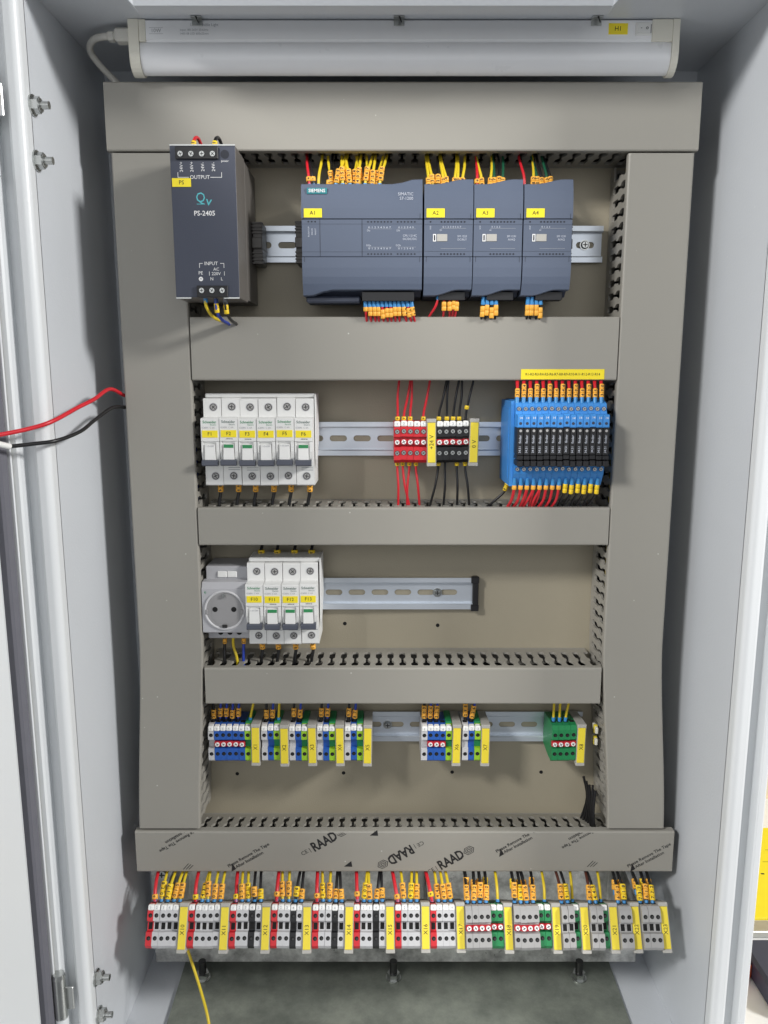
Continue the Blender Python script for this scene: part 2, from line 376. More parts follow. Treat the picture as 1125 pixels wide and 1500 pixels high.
# the printed film on the bottom cover
D5 = 64.12; CL = (-264, 308, -380.6, -334.2)
K = .6835
def c5(px, py): return (-265 + (px - 200) * (574 / 784.), -333.5 - (py - 1215) * (47.5 / 60.))
PF = []
def film_text(px, py, rot):
    x, z = c5(px, py); c, n = math.cos(R(rot)), math.sin(R(rot))
    pf = MB(); PF.append(pf)
    pf.text('Please Remove The Tape', x - n * 3, D5, z + c * 3, 3.5, 'print_black', rot, bold=.018, clip=CL)
    pf.text('After Installation', x + n * 2.2 - c * 2, D5, z - c * 2.2 - n * 2, 3.5, 'print_black', rot, bold=.018, clip=CL)
    a = -26; P = [(a, -4), (a + 6, -4), (a + 6, 4)]
    Q = [(x + u * c - v * n, D5, z + u * n + v * c) for u, v in P]
    if all(CL[2] < q[2] < CL[3] for q in Q): pf.add(Q, [(0, 1, 2)], 'print_black')
def film_logo(px, py, rot):
    x, z = c5(px, py); c, n = math.cos(R(rot)), math.sin(R(rot))
    pf = MB(); PF.append(pf)
    pf.text('RAAD', x, D5, z, 10.5, 'print_black', rot, bold=.03, sx=.74, clip=CL)
    pf.text('CE |', x - 23 * c, D5, z - 23 * n, 4.5, 'print_black', rot, clip=CL)
    for k in range(3):
        w = 6.4 - 2.1 * k; P = [(22 + w * math.cos(t), w * .8 * math.sin(t)) for t in [i * math.pi / 3 for i in range(6)]]; w -= .85
        P2 = [(22 + w * math.cos(t), w * .8 * math.sin(t)) for t in [i * math.pi / 3 for i in range(6)]]
        A = [(x + u * c - v * n, D5, z + u * n + v * c) for u, v in P + P2]
        fs = [(i, (i + 1) % 6, 6 + (i + 1) % 6, 6 + i) for i in range(6)]
        fs = [f for f in fs if all(CL[2] < A[i][2] < CL[3] for i in f)]; pf.add(A, fs, 'print_black')
film_text(366, 1253, 31); film_text(758, 1231, 31); film_text(951, 1253, 31); film_text(263, 1224, 211); film_text(850, 1219, 211)
film_logo(475, 1230, 31); film_logo(586, 1249, 211); film_logo(660, 1257, 31)
for px, py in ((278, 1266), (870, 1262)):
    x, z = c5(px, py)
    pf = MB(); PF.append(pf)
    for k in range(3): pf.add([(x - 8 + k * 3, D5, z - 4), (x - 7 + k * 3, D5, z - 4), (x - 1 + k * 2.4, D5, z + 3 - k), (x - 2 + k * 2.4, D5, z + 3 - k)], [(0, 1, 2, 3)], 'print_black')
for px, py in ((548, 1217), (510, 1263)):
    x, z = c5(px, py); pf = MB(); PF.append(pf); pf.add([(x - 5, D5, z - 3), (x + 4, D5, z - 3.2), (x + 3, D5, z + 3.5)], [(0, 1, 2)], 'print_black')
for q in PF: part('film_print', q, t5)

# ================================================================== DIN RAILS
def rail(label, x0, x1, zc, screws=(), cap=False, rot=None, off=0):
    t = thing('din_rail', label, 'rail', ((x0 + x1) / 2, 0, zc), 'slotted metal mounting rails')
    cu = bpy.data.curves.new('c', 'CURVE'); cu.dimensions = '2D'; cu.fill_mode = 'BOTH'; cu.extrude = .0005
    def spl(pts):
        s = cu.splines.new('POLY'); s.points.add(len(pts) - 1); s.use_cyclic_u = True
        for p, q in zip(s.points, pts): p.co = (q[0] * .001, q[1] * .001, 0, 1)
    L = x1 - x0; spl([(-L / 2, -12.4), (L / 2, -12.4), (L / 2, 12.4), (-L / 2, 12.4)])
    n = int((L - 10) / 25)
    for i in range(n):
        cx = (i - (n - 1) / 2) * 25 + off
        spl([(cx + 6 * sg + 3.1 * math.cos(a), 3.1 * math.sin(a)) for sg, a0 in ((1, -90), (-1, 90)) for a in [R(a0 + 22.5 * k) for k in range(9)]])
    o = bpy.data.objects.new('c', cu); COL.objects.link(o); bpy.context.view_layer.update()
    me = bpy.data.meshes.new_from_object(o.evaluated_get(bpy.context.evaluated_depsgraph_get()))
    me.transform(Matrix.Translation((0, -.0012, 0)) @ Matrix.Rotation(R(90), 4, 'X')); me.materials.clear(); me.materials.append(MT['rail'])
    bpy.data.objects.remove(o); bpy.data.curves.remove(cu)
    w = bpy.data.objects.new('rail_web', me); COL.objects.link(w); w.parent = t
    for sg in (1, -1):
        pr = [(.7, 12.4), (.7, 13.4), (6.5, 13.4), (7.5, 14), (7.5, 17.5), (6.5, 17.5), (6.5, 14.8), (6, 14.4), (.7, 14.4)]
        pr = [(.7, 12.42), (6, 12.42), (6.5, 13), (6.5, 17.5), (7.5, 17.5), (7.5, 12.6), (6.6, 11.5), (1.7, 11.5), (1.7, 12.4)]
        part('rail_flange', MB().prism([(d, z * sg) for d, z in pr], 'x', -L / 2, L / 2, 'rail'), t, (0, 0, 0))
    for sx in screws:
        m = MB().cyl((0, 1.7, 0), 'd', 5, 1, 'steel', 18).cyl((0, 2.7, 0), 'd', 4.1, 2.2, 'steel', 18, r2=3).box(-2.4, 2.4, 4.7, 5.0, -.5, .5, 'dark_steel').box(-.5, .5, 4.7, 5.02, -2.4, 2.4, 'dark_steel')
        part('screw', m, t, (sx - (x0 + x1) / 2, 0, 0))
    if cap: part('end_cap', MB().box(L / 2 - 1, L / 2 + 5, .3, 9, -18.5, 18.5, 'black', .8).box(L / 2 - 3, L / 2 + 5.4, 5, 10, -19, -12, 'black', .6).box(L / 2 - 3, L / 2 + 5.4, 5, 10, 12, 19, 'black', .6), t, (0, 0, 0))
    return t
Z1, Z2, Z3, Z4 = 273.6, 79.2, -88, -241.3
rail('slotted metal rail carrying the power supply and controller', -182, 219, Z1, (202,), off=9)
rail('slotted metal rail carrying the F1 breakers and blue relays', -183, 221, Z2, off=8)
rail('slotted metal rail with black end cap beside the F13 breaker', -183, 97, Z3, (58,), cap=True, off=1)
rail('slotted metal rail carrying the X1 to X8 terminals', -183, 221, Z4, (4,), off=-6)

# ================================================================== LAMP
LF = thing('lamp_fixture', 'white linear lamp fixture with frosted lens under the cabinet roof', 'lamp', (17, 85, 446))
X0, X1 = -221, 255.5
part('lamp_body', MB().prism([(62, 446), (85, 446), (85.6, 445), (85.6, 430.5), (84.6, 430), (84.6, 428.6), (62, 428.6)], 'x', X0 + 14, X1 - 10, 'alu_white'), LF)
lens = [(62.5, 428.5)] + [(73.5 + 11 * math.cos(R(a)), 419 - 13 * math.sin(R(a))) for a in range(180, -1, -15)] + [(84.5, 428.5)]
m = MB().loft([[(x, d, z) for d, z in lens] for x in (X0 + 9, X1 - 6)], 'lens', smooth=True); part('lens', m, LF)
capp = [(61, 446.6), (86.4, 446.6), (86.6, 420)] + [(73.5 + 12.8 * math.cos(R(a)), 419 - 14.6 * math.sin(R(a))) for a in range(0, 181, 15)]
part('end_cap', MB().prism(capp, 'x', X0, X0 + 8.9, 'cream').box(X0 + 8.9, X0 + 15, 61.5, 86.2, 428.8, 446.6, 'cream', .5), LF)
part('end_cap', MB().prism(capp, 'x', X1 - 5.9, X1, 'cream').box(X1 - 24, X1 - 5.9, 61.5, 86.2, 428.8, 446.6, 'cream', .5), LF)
m = MB().text('LED Linkable Light', -155, 85.75, 442, 2.2, 'print_grey').text('10W', -197, 85.75, 437.4, 3, 'print_grey').text('Input 180-265V 50/60Hz', -164, 85.75, 438, 1.7, 'print_grey').text('1400-08 LED 600x22mm', -164, 85.75, 435, 1.7, 'print_grey')
m.box(-203, -191, 85.62, 85.7, 434.9, 435.1, 'print_grey').box(-203, -191, 85.62, 85.7, 439.8, 440, 'print_grey'); part('print', m, LF)
m = MB().box(194, 210.5, 85.62, 85.95, 434.4, 443.2, 'yellow').text('H1', 202.2, 86.05, 438.8, 3.6, 'print_black'); part('label', m, LF)
m = MB().box(217, 231, 85.5, 87, 433.4, 443.8, 'white', .5).prism([(87, 434.2), (88.6, 434.2), (87.2, 443), (87, 443)], 'x', 219, 229.5, 'white').text('-', 221.5, 88.6, 438.8, 3, 'print_black').text('o', 226.5, 88.6, 438.8, 3.2, 'print_black').box(230, 230.5, 87, 87.1, 435, 442, 'print_black'); part('rocker_switch', m, LF)
for x in (-161, 13, 183):
    m = MB().box(x - 4.5, x + 4.5, 85.7, 86.5, 441, 446.9, 'steel', .2).box(x - 4.5, x + 4.5, 86.4, 92, 445.8, 446.9, 'steel', .2).prism([(x - .8, 446.5), (x + .8, 446.5), (x + 2.5, 441.5), (x + 1.6, 441.5)], 'd', 91, 92, 'dark_steel')
    solo('mounting_clip', m, 'small bent steel clip on the lamp fixture ' + {-161: 'above its printed text', 13: 'at mid length', 183: 'beside its yellow H1 label'}[x], 'clip', (x, 86, 446), 'lamp mounting clips')
pts = smooth_path([(-231, 74, 437), (-243, 74, 437.5), (-258, 66, 438), (-266, 54, 434), (-262, 42, 426), (-248, 25, 412), (-236, 8, 398), (-228, -10, 382)])
c = solo('power_cable', MB().tube(pts, 3, 'cable_white', 10), 'white power cable looping from the end of the lamp fixture', 'cable', (-228, 0, 420))
part('plug', MB().box(-236, -221.2, 68, 80, 432, 443, 'cable_white', 2).box(-243, -236, 70, 78, 433.5, 441, 'cable_white', 1.5), c)

# ================================================================== POWER SUPPLY
PS = thing('power_supply', 'dark grey power supply with silver rim and white lettering beside the left duct', 'power supply', (-155, 0, 275))
xa, xb, za, zb, pd = -183.5, -127.5, 211.5, 338, 110
part('case', MB().box(xa, xb, 66, pd - 1, za, zb, 'psu_side', .4).box(xa + 3, xb, 9, 66, za + 2, zb - 2, 'psu_side', .4), PS)
m = MB().box(xa, xb, pd - .9, pd, za + .6, zb - .6, 'psu', .3).box(xa, xb, pd - 2, pd + .3, zb - .5, zb + .6, 'steel').box(xa, xa + 13.5, pd - 2, pd + .3, za - .6, za + .5, 'steel').box(xa + 42, xb, pd - 2, pd + .3, za - .6, za + .5, 'steel')
for k, x in enumerate((-174, -165, -155.6, -146.4)): m.text('24V' + '++--'[k], x, pd + .1, 320.5, 2.7, 'print_white', 90)
m.text('OUTPUT', -158.5, pd + .1, 312, 3.0, 'print_white').box(-177.5, -168, pd, pd + .1, 311.8, 312.2, 'print_white').box(-177.5, -177.1, pd, pd + .1, 312.2, 316, 'print_white').box(-149.5, -139.5, pd, pd + .1, 311.8, 312.2, 'print_white').box(-139.9, -139.5, pd, pd + .1, 312.2, 316, 'print_white')
m.text('Q', -158.6, pd + .1, 295.2, 8, 'print_teal', -6, sx=.9).text('v', -151.5, pd + .1, 292.4, 7.6, 'print_teal', -8, sx=1.1).box(-162, -155, pd, pd + .12, 289.9, 290.4, 'print_teal')
m.text('PS-2405', -155.6, pd + .1, 282.4, 3.9, 'print_white', bold=.012)
m.text('INPUT', -151.6, pd + .1, 240.6, 2.9, 'print_white').text('AC', -147.2, pd + .1, 235.8, 2.6, 'print_white').text('PE', -161, pd + .1, 232.6, 2.7, 'print_white').text('220V', -147.4, pd + .1, 232, 2.6, 'print_white').text('N', -151.4, pd + .1, 227.6, 2.6, 'print_white').text('L', -142.6, pd + .1, 227.6, 2.6, 'print_white')
for x in (-162, -140.6):
    m.box(x, x + .4, pd, pd + .1, 237, 240.8, 'print_white').box(x if x < -150 else x - 3, x + 3 if x < -150 else x + .4, pd, pd + .1, 240.6, 241, 'print_white')
for x in (-153.6, -140.4):
    m.box(x, x + .35, pd, pd + .1, 230.5, 234, 'print_white')
m.cyl((-161, pd, 227.6), 'd', 1.9, .12, 'print_white', 16).text('=', -161, pd + .16, 227.6, 2.2, 'psu').text('power', -136.5, pd + .1, 325.2, 1.7, 'print_white')
part('front_panel', m, PS)
part('label', MB().box(-182.5, -166.3, pd, pd + .5, 304.2, 311.2, 'yellow').text('PS', -174.4, pd + .6, 307.6, 3.3, 'print_black'), PS)
part('led', MB().cyl((-136.4, pd - .4, 330.6), 'd', 3.6, .6, 'plc_line', 20), PS)
def screw_d(m, x, d, z, r, rot=30, base='steel'):
    m.cyl((x, d, z), 'd', r, .9, base, 16); c, n = math.cos(R(rot)), math.sin(R(rot)); w = r * .14
    for q in (0, 90):
        c, n = math.cos(R(rot + q)), math.sin(R(rot + q))
        m.add([(x + u * c - v * n, d + .93, z + u * n + v * c) for u, v in ((-r * .75, -w), (r * .75, -w), (r * .75, w), (-r * .75, w))], [(0, 1, 2, 3)], 'dark_steel')
    return m
tb = part('terminal_block', MB().box(-178.5, -141.8, pd - 8, pd + 2.2, 326.4, 336.6, 'black', .4), PS)
for k in range(4): part('screw', screw_d(MB(), -174 + 9.2 * k, pd + 2, 330.4, 2.2, 20 + 40 * k), tb)
tb = part('terminal_block', MB().box(-164.6, -137.4, pd - 8, pd + 2.2, 211.8, 221.8, 'black', .4), PS)
for k in range(3): part('screw', screw_d(MB(), -160.2 + 9 * k, pd + 2, 217.6, 2.2, 10 + 50 * k), tb)
def stop(x, z, d1, label):
    t = thing('rail_end_stop', label, 'end stop', (x, 0, z), 'dark grey rail end stops')
    part('body', MB().box(-4.5, 4.5, 7.6, d1, -20, 19, 'stop', .6).box(-5, 5, 7.6, d1 + 4, -6, 4, 'stop', .8), t, (0, 0, 0))
    for k in range(4): part('rib', MB().box(-5.2, 5.2, d1 - 4, d1 + 1.2, 8 + 3 * k, 9.6 + 3 * k, 'stop', .3), t, (0, 0, 0)); part('rib', MB().box(-5.2, 5.2, d1 - 4, d1 + 1.2, -20 + 3.2 * k, -18.4 + 3.2 * k, 'stop', .3), t, (0, 0, 0))
stop(-122, Z1 - 3, 36, 'dark grey ribbed end stop beside the power supply')
stop(-80, Z1 - 3, 40, 'dark grey ribbed end stop touching the A1 controller')
stop(177.5, Z1 - 3, 30, 'dark grey ribbed end stop after the A4 module')

# ================================================================== CONTROLLER AND MODULES
def plc(label, name, cat, x0, w, zc, tagtxt, kind, group=None):
    t = thing(name, label, cat, (x0 + w / 2, 0, zc), group); h = w / 2; P = lambda n, m: part(n, m, t, (0, 0, 0))
    P('housing', MB().prism([(8, 46), (60, 46), (70, 42), (74, 28), (74, -28), (70, -40), (58, -50), (30, -51), (8, -47)], 'x', -h + .4, h - .4, 'plc_dark'))
    top = [(-h, 16.5), (h, 16.5), (h, 51.5)] + [(h - (22 if w > 60 else 20) * u, 51.5 - 4.2 * (u * u * (3 - 2 * u))) for u in (.3, .45, .6, .75, 1)] + [(-h, 47.3)]
    def slab(poly, dfun, base, mname):
        return MB().loft([[(x, base, z) for x, z in poly], [(x, dfun(z) - .5, z) for x, z in poly], [(x * (1 - .6 / h), dfun(z), z + (.5 if z < 0 else -.5) * (abs(z) > 30)) for x, z in poly]], mname)
    # top flap, its front gently curved back towards the upper edge
    zs = [16.8, 26, 34, 41, 47.0]; mt = MB()
    f = lambda z: 80 - max(0, z - 24) ** 2 * .006
    rows = []
    for z in zs: rows.append([(-h + .2, f(z), z), (h - .2, f(z), z)])
    xsn = [-h + .2 + (2 * h - .4) * i / 12 for i in range(13)]
    def ztop(x):
        u = max(0, min(1, (x - (h - (26 if w > 60 else 34))) / (20 if w > 60 else 26))); return 47.2 + 4.4 * u * u * (3 - 2 * u)
    rings = []
    for x in xsn:
        zt = ztop(x); zz = [16.8, 26, 34, 41, zt - .8]; rings.append([(x, f(z), z) for z in zz] + [(x, f(zt) - 1.2, zt), (x, 60, zt), (x, 60, 16.8)])
    P('top_flap', mt.loft(rings, 'plc'))
    def zbot(x):
        u = max(0, min(1, (x - (-h + (6 if w > 60 else 10))) / (20 if w > 60 else 22))); return -50.5 + 5 * u * u * (3 - 2 * u)
    g = lambda z: 80 - max(0, -z - 26) ** 2 * .010
    rings = []
    for x in xsn:
        zt = zbot(x); zz = [-16.8, -26, -34, -40, zt + .6]; rings.append([(x, g(z), z) for z in zz] + [(x, g(zt) - 1.0, zt), (x, 64, zt), (x, 64, -16.8)])
    P('bottom_flap', MB().loft(rings, 'plc'))
    mid = MB().box(-h + .2, h - .2, 70, 79.2, -16.3, 16.3, 'plc', .3)
    D = 79.3
    ln = lambda x0, x1, z0, z1: mid.box(x0, x1, 79.1, D, z0, z1, 'plc_line')
    if w > 60:
        ln(-38.4, -38.0, -16.2, 16.2); ln(-.2, .3, -16.2, 16.2); ln(-h + .5, h - .5, 12.0, 12.2); ln(-h + .5, h - .5, -12.2, -12.0)
        for k in range(3):
            mid.cyl((-48.6 + 3.1 * k, 79.1, 14.2), 'd', .8, .25, 'plc_line', 8); mid.text(('RUN/STOP', 'ERROR', 'MAINT')[k], -48.4 + 3.1 * k, D, 5.5, 1.3, 'print_lgrey', 90)
        for zz, yt, lab in ((14, 9.2, 'DI'), (-14, -9.2, 'DQ')):
            for k in range(8): mid.cyl((5.5 + 3 * k, 79.1, zz), 'd', .8, .25, 'plc_line', 8)
            for k in range(6): mid.cyl((32.5 + 3.1 * k, 79.1, zz), 'd', .8, .25, 'plc_line', 8)
            mid.text('0 1 2 3 4 5 6 7', 16, D, yt, 1.5, 'print_lgrey', sx=1.6).text('0 1 2 3 4 5', 40, D, yt, 1.5, 'print_lgrey', sx=1.5)
            mid.text(lab + 'a', 6, D, yt * .7, 1.5, 'print_lgrey').text(lab + 'b', 33, D, yt * .7, 1.5, 'print_lgrey')
            mid.box(5, 27, 79.2, D, yt * .86 - .08, yt * .86 + .08, 'print_grey').box(32, 49, 79.2, D, yt * .86 - .08, yt * .86 + .08, 'print_grey')
        mid.text('CPU 1214C', 43.5, D, 2.0, 1.8, 'print_lgrey').text('DC/DC/DC', 43.5, D, -.9, 1.8, 'print_lgrey')
    else:
        mid.cyl((-16.4, 79.1, 14.0), 'd', .8, .25, 'plc_line', 8)
        for k in range(8):
            mid.cyl((-6.5 + 3 * k, 79.1, 14.0), 'd', .85, .25, 'plc_line', 8); mid.cyl((-6.5 + 3 * k, 79.1, -14.0), 'd', .85, .25, 'plc_line', 8)
        mid.text('0 1 2 3 4 5 6 7' if tagtxt == 'A2' else '0 1 2 3', 3 if tagtxt == 'A2' else -2, D, 9.6, 1.4, 'print_lgrey', sx=1.4).box(-7, 16, 79.2, D, 8.3, 8.5, 'print_grey').box(-7, 16, 79.2, D, -9.2, -9.0, 'print_grey')
        mid.text(kind[0], 12.5, D, 1.4, 1.7, 'print_lgrey').text(kind[1], 12.5, D, -1.4, 1.7, 'print_lgrey').text('DI' if tagtxt == 'A2' else 'AI', -7, D, 6.8, 1.4, 'print_lgrey').text('X10', -16.3, D, 9, 1.3, 'print_lgrey', 90)
        ln(-h + .5, h - .5, 11.5, 11.7); ln(-h + .5, h - .5, -11.7, -11.5)
    P('middle_panel', mid)
    if w < 60:
        P('window', MB().box(-10.5, -1, 79, 79.7, -3, 3.4, 'clamp', .3).box(-14, -11.2, 79, 79.5, -3, 3.4, 'print_white').box(-13.2, -12, 79.5, 79.6, -2.2, 2.6, 'plc_line'))
    for sg in (1, -1):       # thin shut lines at the flap hinges
        P('hinge_notch', MB().box(-h + .6, -h + 2.4, 78.8, 80.15, sg * 16.4, sg * 16.6, 'plc_line').box(-h + 2.2, -h + 2.5, 79, 80.15, sg * 16.5, sg * 21, 'plc_line'))
        P('hinge_notch', MB().box(h - 2.4, h - .6, 78.8, 80.15, sg * 16.4, sg * 16.6, 'plc_line').box(h - 2.5, h - 2.2, 79, 80.15, sg * 16.5, sg * 21, 'plc_line'))
    xl = -h + (2.5 if w > 60 else 2.2); P('label', MB().box(xl, xl + 16.4, 80.1, 80.5, 17.6, 25.3, 'yellow').text(tagtxt, xl + 8.2, 80.65, 21.4, 3.4, 'print_black'))
    if w > 60:
        P('maker_badge', MB().box(-h + 5.5, -h + 23.6, 77.8, 79.6, 38, 43.2, 'teal', .2).text('SIEMENS', -h + 14.5, 79.75, 40.6, 2.8, 'print_white', bold=.015))
        P('lettering', MB().text('SIMATIC', h - 15.5, 79.4, 37.8, 2.6, 'print_lgrey')); P('lettering', MB().text('S7-1200', h - 14.8, 79.75, 34.0, 2.6, 'print_lgrey'))
        P('terminal_strip', MB().box(-.5, 48, 60, 73, -55, -46.5, 'black', .4)); P('lower_ridge', MB().box(-h + 2, -2, 40, 66, -56, -50, 'plc_dark', 1.5))
    else: P('terminal_strip', MB().box(-8, 17, 58, 71, -54, -46.5, 'black', .4))
    return t
plc('wide blue grey controller with teal badge and yellow A1 label', 'logic_controller', 'controller', -75, 110, 267.3, 'A1', None)
for i, (x, k) in enumerate(((36, ('SM 1223', 'DC/RLY')), (81, ('SM 1231', 'AI/AQ')), (126.3, ('SM 1231', 'AI/AQ')))):
    plc('blue grey input output module with yellow A%d label' % (i + 2), 'input_module', 'module', x + .3, 44.6, 267.3, 'A%d' % (i + 2), k, 'modules beside the controller')

# ================================================================== CIRCUIT BREAKERS
def breaker(x, zc, name, on, brandmat):
    t = thing('circuit_breaker', 'white miniature circuit breaker with yellow %s label' % name, 'breaker', (x, rj(.5), zc + rj(.5)), 'white circuit breakers'); t.rotation_euler = (0, R(rj(.3)), 0)
    P = lambda n, m: part(n, m, t, (0, 0, 0)); 
    def body():
        m = MB(); pf = [(8, 42), (9, 43), (51, 43), (52, 42), (52, 25), (65, 24.2), (66, 23.4), (66, 2.2), (63.5, 1.4), (63.5, -16), (65, -21.6), (52, -22.4), (52, -42), (51, -43), (8, -43)]
        m.prism(pf, 'x', -8.8, 8.8, 'white')
        # cheeks beside the lever
        m.prism([(63.4, 1.5), (66, 1.8), (66, -8), (64.5, -15), (63.4, -15)], 'x', 5.6, 8.7, 'white').prism([(63.4, 1.5), (66, 1.8), (66, -8), (64.5, -15), (63.4, -15)], 'x', -8.7, -7.2, 'white')
        return m
    P('housing', shared(('housing',), body))
    for z, ro in ((34.5, random.uniform(0, 90)), (-33.5, random.uniform(0, 90))):
        P('terminal_screw', screw_d(MB().cyl((1, 51.9, z), 'd', 4.3, .25, 'lgrey', 20).cyl((1, 52.1, z), 'd', 3.5, .15, 'hole', 18), 1, 51.5, z, 2.8, ro, 'mgrey'))
    P('label', MB().box(-7.6, 7.4, 66, 66.4, 5.8, 12.6, 'yellow').text(name, 0, 66.5, 9.2, 3.4, 'print_black'))
    m = MB().text('Schneider', -.2, 66.12, 20.6, 2.5, brandmat, bold=.012, sx=.92).text('Electric', 3.4, 66.12, 18.0, 1.4, brandmat).text('iC60N  C 6A', -1.5, 66.12, 15.2, 1.6, 'print_grey')
    if on: m.text('A9F44106', .5, 66.12, 4.2, 1.1, 'print_black', bold=.01).box(-4, 7.5, 52.02, 52.1, -25.6, -24.9, 'print_grey').box(-4, 7.5, 52.02, 52.1, -27.8, -27.1, 'print_grey')
    P('lettering', m)
    lv = MB().prism([(63.4, -.5), (66.2, -1.2), (66.6, -5), (68, -15.7), (63.4, -16.2)], 'x', -5.3, 4.6, 'white')
    l = P('lever', lv)
    if on: part('indicator', MB().prism([(66.1, -1.25), (66.45, -1.25), (66.85, -4.4), (66.4, -4.4)], 'x', -5.0, 4.3, 'green'), l, (0, 0, 0))
    else: part('lever_print', MB().text('1 O-OFF', -.3, 66.7, -2.6, 1.6, 'print_grey'), l, (0, 0, 0))
    part('handle', MB().prism([(62, -16), (69.5, -15.8), (71, -16.8), (71, -20.6), (69.8, -21.6), (62, -21.6)], 'x', -7.9, 7.3, 'handle'), l, (0, 0, 0))
for i in range(6): breaker(-168.3 + 18.1 * i, Z2, 'F%d' % (i + 1), i in (1, 2, 5), 'print_dgreen' if i in (1, 5) else 'print_green')
for i in range(4): breaker(-130.2 + 18.1 * i, Z3 + 1.5, 'F%d' % (10 + i), i > 0, 'print_green' if i == 0 else 'print_dgreen')
def busbar(x0, x1, z, label):
    t = thing('comb_busbar', label, 'busbar', ((x0 + x1) / 2, 30, z)); part('cover', MB().box(x0, x1, 18, 47, z, z + 4.2, 'white', .8), t); part('end_plate', MB().prism([(16, z - 40), (46, z - 70), (50, z - 60), (50, z + 2), (46, z + 4), (16, z + 4)], 'x', x1 + .05, x1 + 1.3, 'white'), t)
busbar(-176, -68.2, Z2 + 43.4, 'white comb busbar cover on top of the F1 to F6 breakers')
busbar(-138, -65.8, Z3 + 45, 'white comb busbar cover on top of the F10 to F13 breakers')
# ------------------------------------------------------------------ socket
SK = thing('socket_outlet', 'grey round earthed socket outlet beside the F10 breaker', 'socket', (-161.5, 0, Z3))
P = lambda n, m: part(n, m, SK, (0, 0, 0))
P('housing', MB().box(-21, 22, 8, 46, -37, 40, 'sock', .8))
fr = MB().prism([(46, -26.5), (60, -26), (61, -25), (61, 20), (60, 21), (57, 26.5), (46, 27)], 'x', -22.6, 22.6, 'sock'); P('front', fr)
rim = []
for r, d in ((20.6, 60.9), (20.6, 62.2), (19.4, 62.4), (18.4, 61.4)): rim.append([(r * math.cos(6.28319 * k / 48), d, r * math.sin(6.28319 * k / 48) - 2) for k in range(48)])
P('rim', MB().loft(rim, 'lgrey', caps=False, smooth=True))
P('well', MB().cyl((0, 60.9, -2), 'd', 18.5, .35, 'sock_in', 48).prism([(-13, 5), (-10, 9), (10, 9), (13, 5), (13, -9), (8, -16), (-8, -16), (-13, -9)], 'd', 61.2, 61.5, 'sock_in'))
for sx in (-9.5, 9.5): P('pin_hole', MB().cyl((sx, 61.3, -1), 'd', 2.7, .35, 'hole', 16))
P('earth_contact', MB().box(-1.6, 1.6, 61.3, 63.5, 11.5, 15.5, 'steel', .3)); P('earth_contact', MB().box(-2.4, 2.4, 61.3, 63.5, -20, -17, 'dark_steel', .3))
P('notch', MB().box(-19.3, -16.5, 61.2, 63, -6, -1, 'sock_in', .4)); P('notch', MB().box(16.5, 19.3, 61.2, 63, -6, -1, 'sock_in', .4))
P('cover_clip', MB().box(-9, .7, 45.8, 47.5, 28.5, 35, 'white', 1.2)); P('cover_clip', MB().box(1.0, 11, 45.8, 47.5, 28.5, 35, 'white', 1.2))
for k in range(3): P('terminal_hole', MB().cyl((-8 + 9.6 * k, 45.9, -30.5), 'd', 2.7, .3, 'hole', 14))
P('lettering', MB().text('e', -19, 61.1, 17, 3.4, 'print_green'))

# ================================================================== TERMINALS
ORDN = 'first second third fourth fifth sixth seventh eighth ninth tenth eleventh twelfth thirteenth fourteenth'.split()
def term_body(colr, top=None, mid=True, deep=0, w=6.4):
    m = MB(); d = 50 + deep; h = w / 2
    pf = [(6, 14), (7.4, 18), (30, 20.5), (d - 10, 21), (d - 3, 20.3), (d, 16.5), (d, 5.5), (d - 4.5, 4.6), (d - 4.5, -4), (d, -4.9), (d, -17.5), (d - 4, -20.6), (30, -20.6), (7.4, -18), (6, -14)]
    m.prism(pf, 'x', -h, h, colr)
    if colr == 'lime': m.box(-h - .05, h + .05, 14, d - 7, 19, 22.5, 'pe_green', .4).box(-h - .04, h + .04, d - 4.4, d - 3.8, -3.8, 4.4, 'pe_green')
    if top: m.box(-h - .05, h + .05, 12, d - 6, 20.4, 21.4, top)
    m.box(-h + .9, h - .9, d - 14, d - 9, 20.9, 21.25, 'hole')
    return m
def terminal(x, zc, colr, no, label, group, screw='dark', jumper=False, deep=0, parent_tilt=None, cname='terminal_block', tagon=True, dwin=False):
    t = thing(cname, label, 'terminal', (x, rj(.35), zc + rj(.3)), group); t.rotation_euler = (0, R(rj(.5)), 0); P = lambda n, m, at=(0, 0, 0): part(n, m, t, at); d = 50 + deep
    P('housing', shared(('housing', colr, deep), lambda: term_body(colr, deep=deep)))
    def sc():
        m = MB()
        if screw == 'steel': screw_d(m.cyl((0, d, 0), 'd', 2.5, .15, 'hole', 14), 0, d + .1, 0, 2.0, 35)
        else: m.cyl((0, d, 0), 'd', 2.1, .12, 'hole', 14).cyl((.45, d + .1, -.35), 'd', 1.25, .12, 'dark_steel', 12)
        return m
    me = shared(('terminal_screw', screw, deep), sc)
    P('terminal_screw', me, (0, 0, 10.6)); P('terminal_screw', me, (0, 0, -10.6))
    if jumper: P('jumper_screw', shared(('jumper_screw', deep), lambda: screw_d(MB().box(-3.2, 3.2, d - 4.6, d - .2, -2.7, 2.9, 'jumper', .5), 0, d - .3, .1, 2.3, 25, 'tag')))
    elif dwin: P('window', shared(('window', deep), lambda: MB().box(-2, 2, d - 4.7, d - 4.3, -3, 3.4, 'hole')))
    if tagon: P('number_tag', shared(('number_tag', no, deep), lambda: MB().box(-3.0, 3.0, d - 6, d + 1, 15.3, 20.8, 'tag', .9).text(str(no), 0, d + 1.12, 18, 2.6, 'print_grey')))
    return t
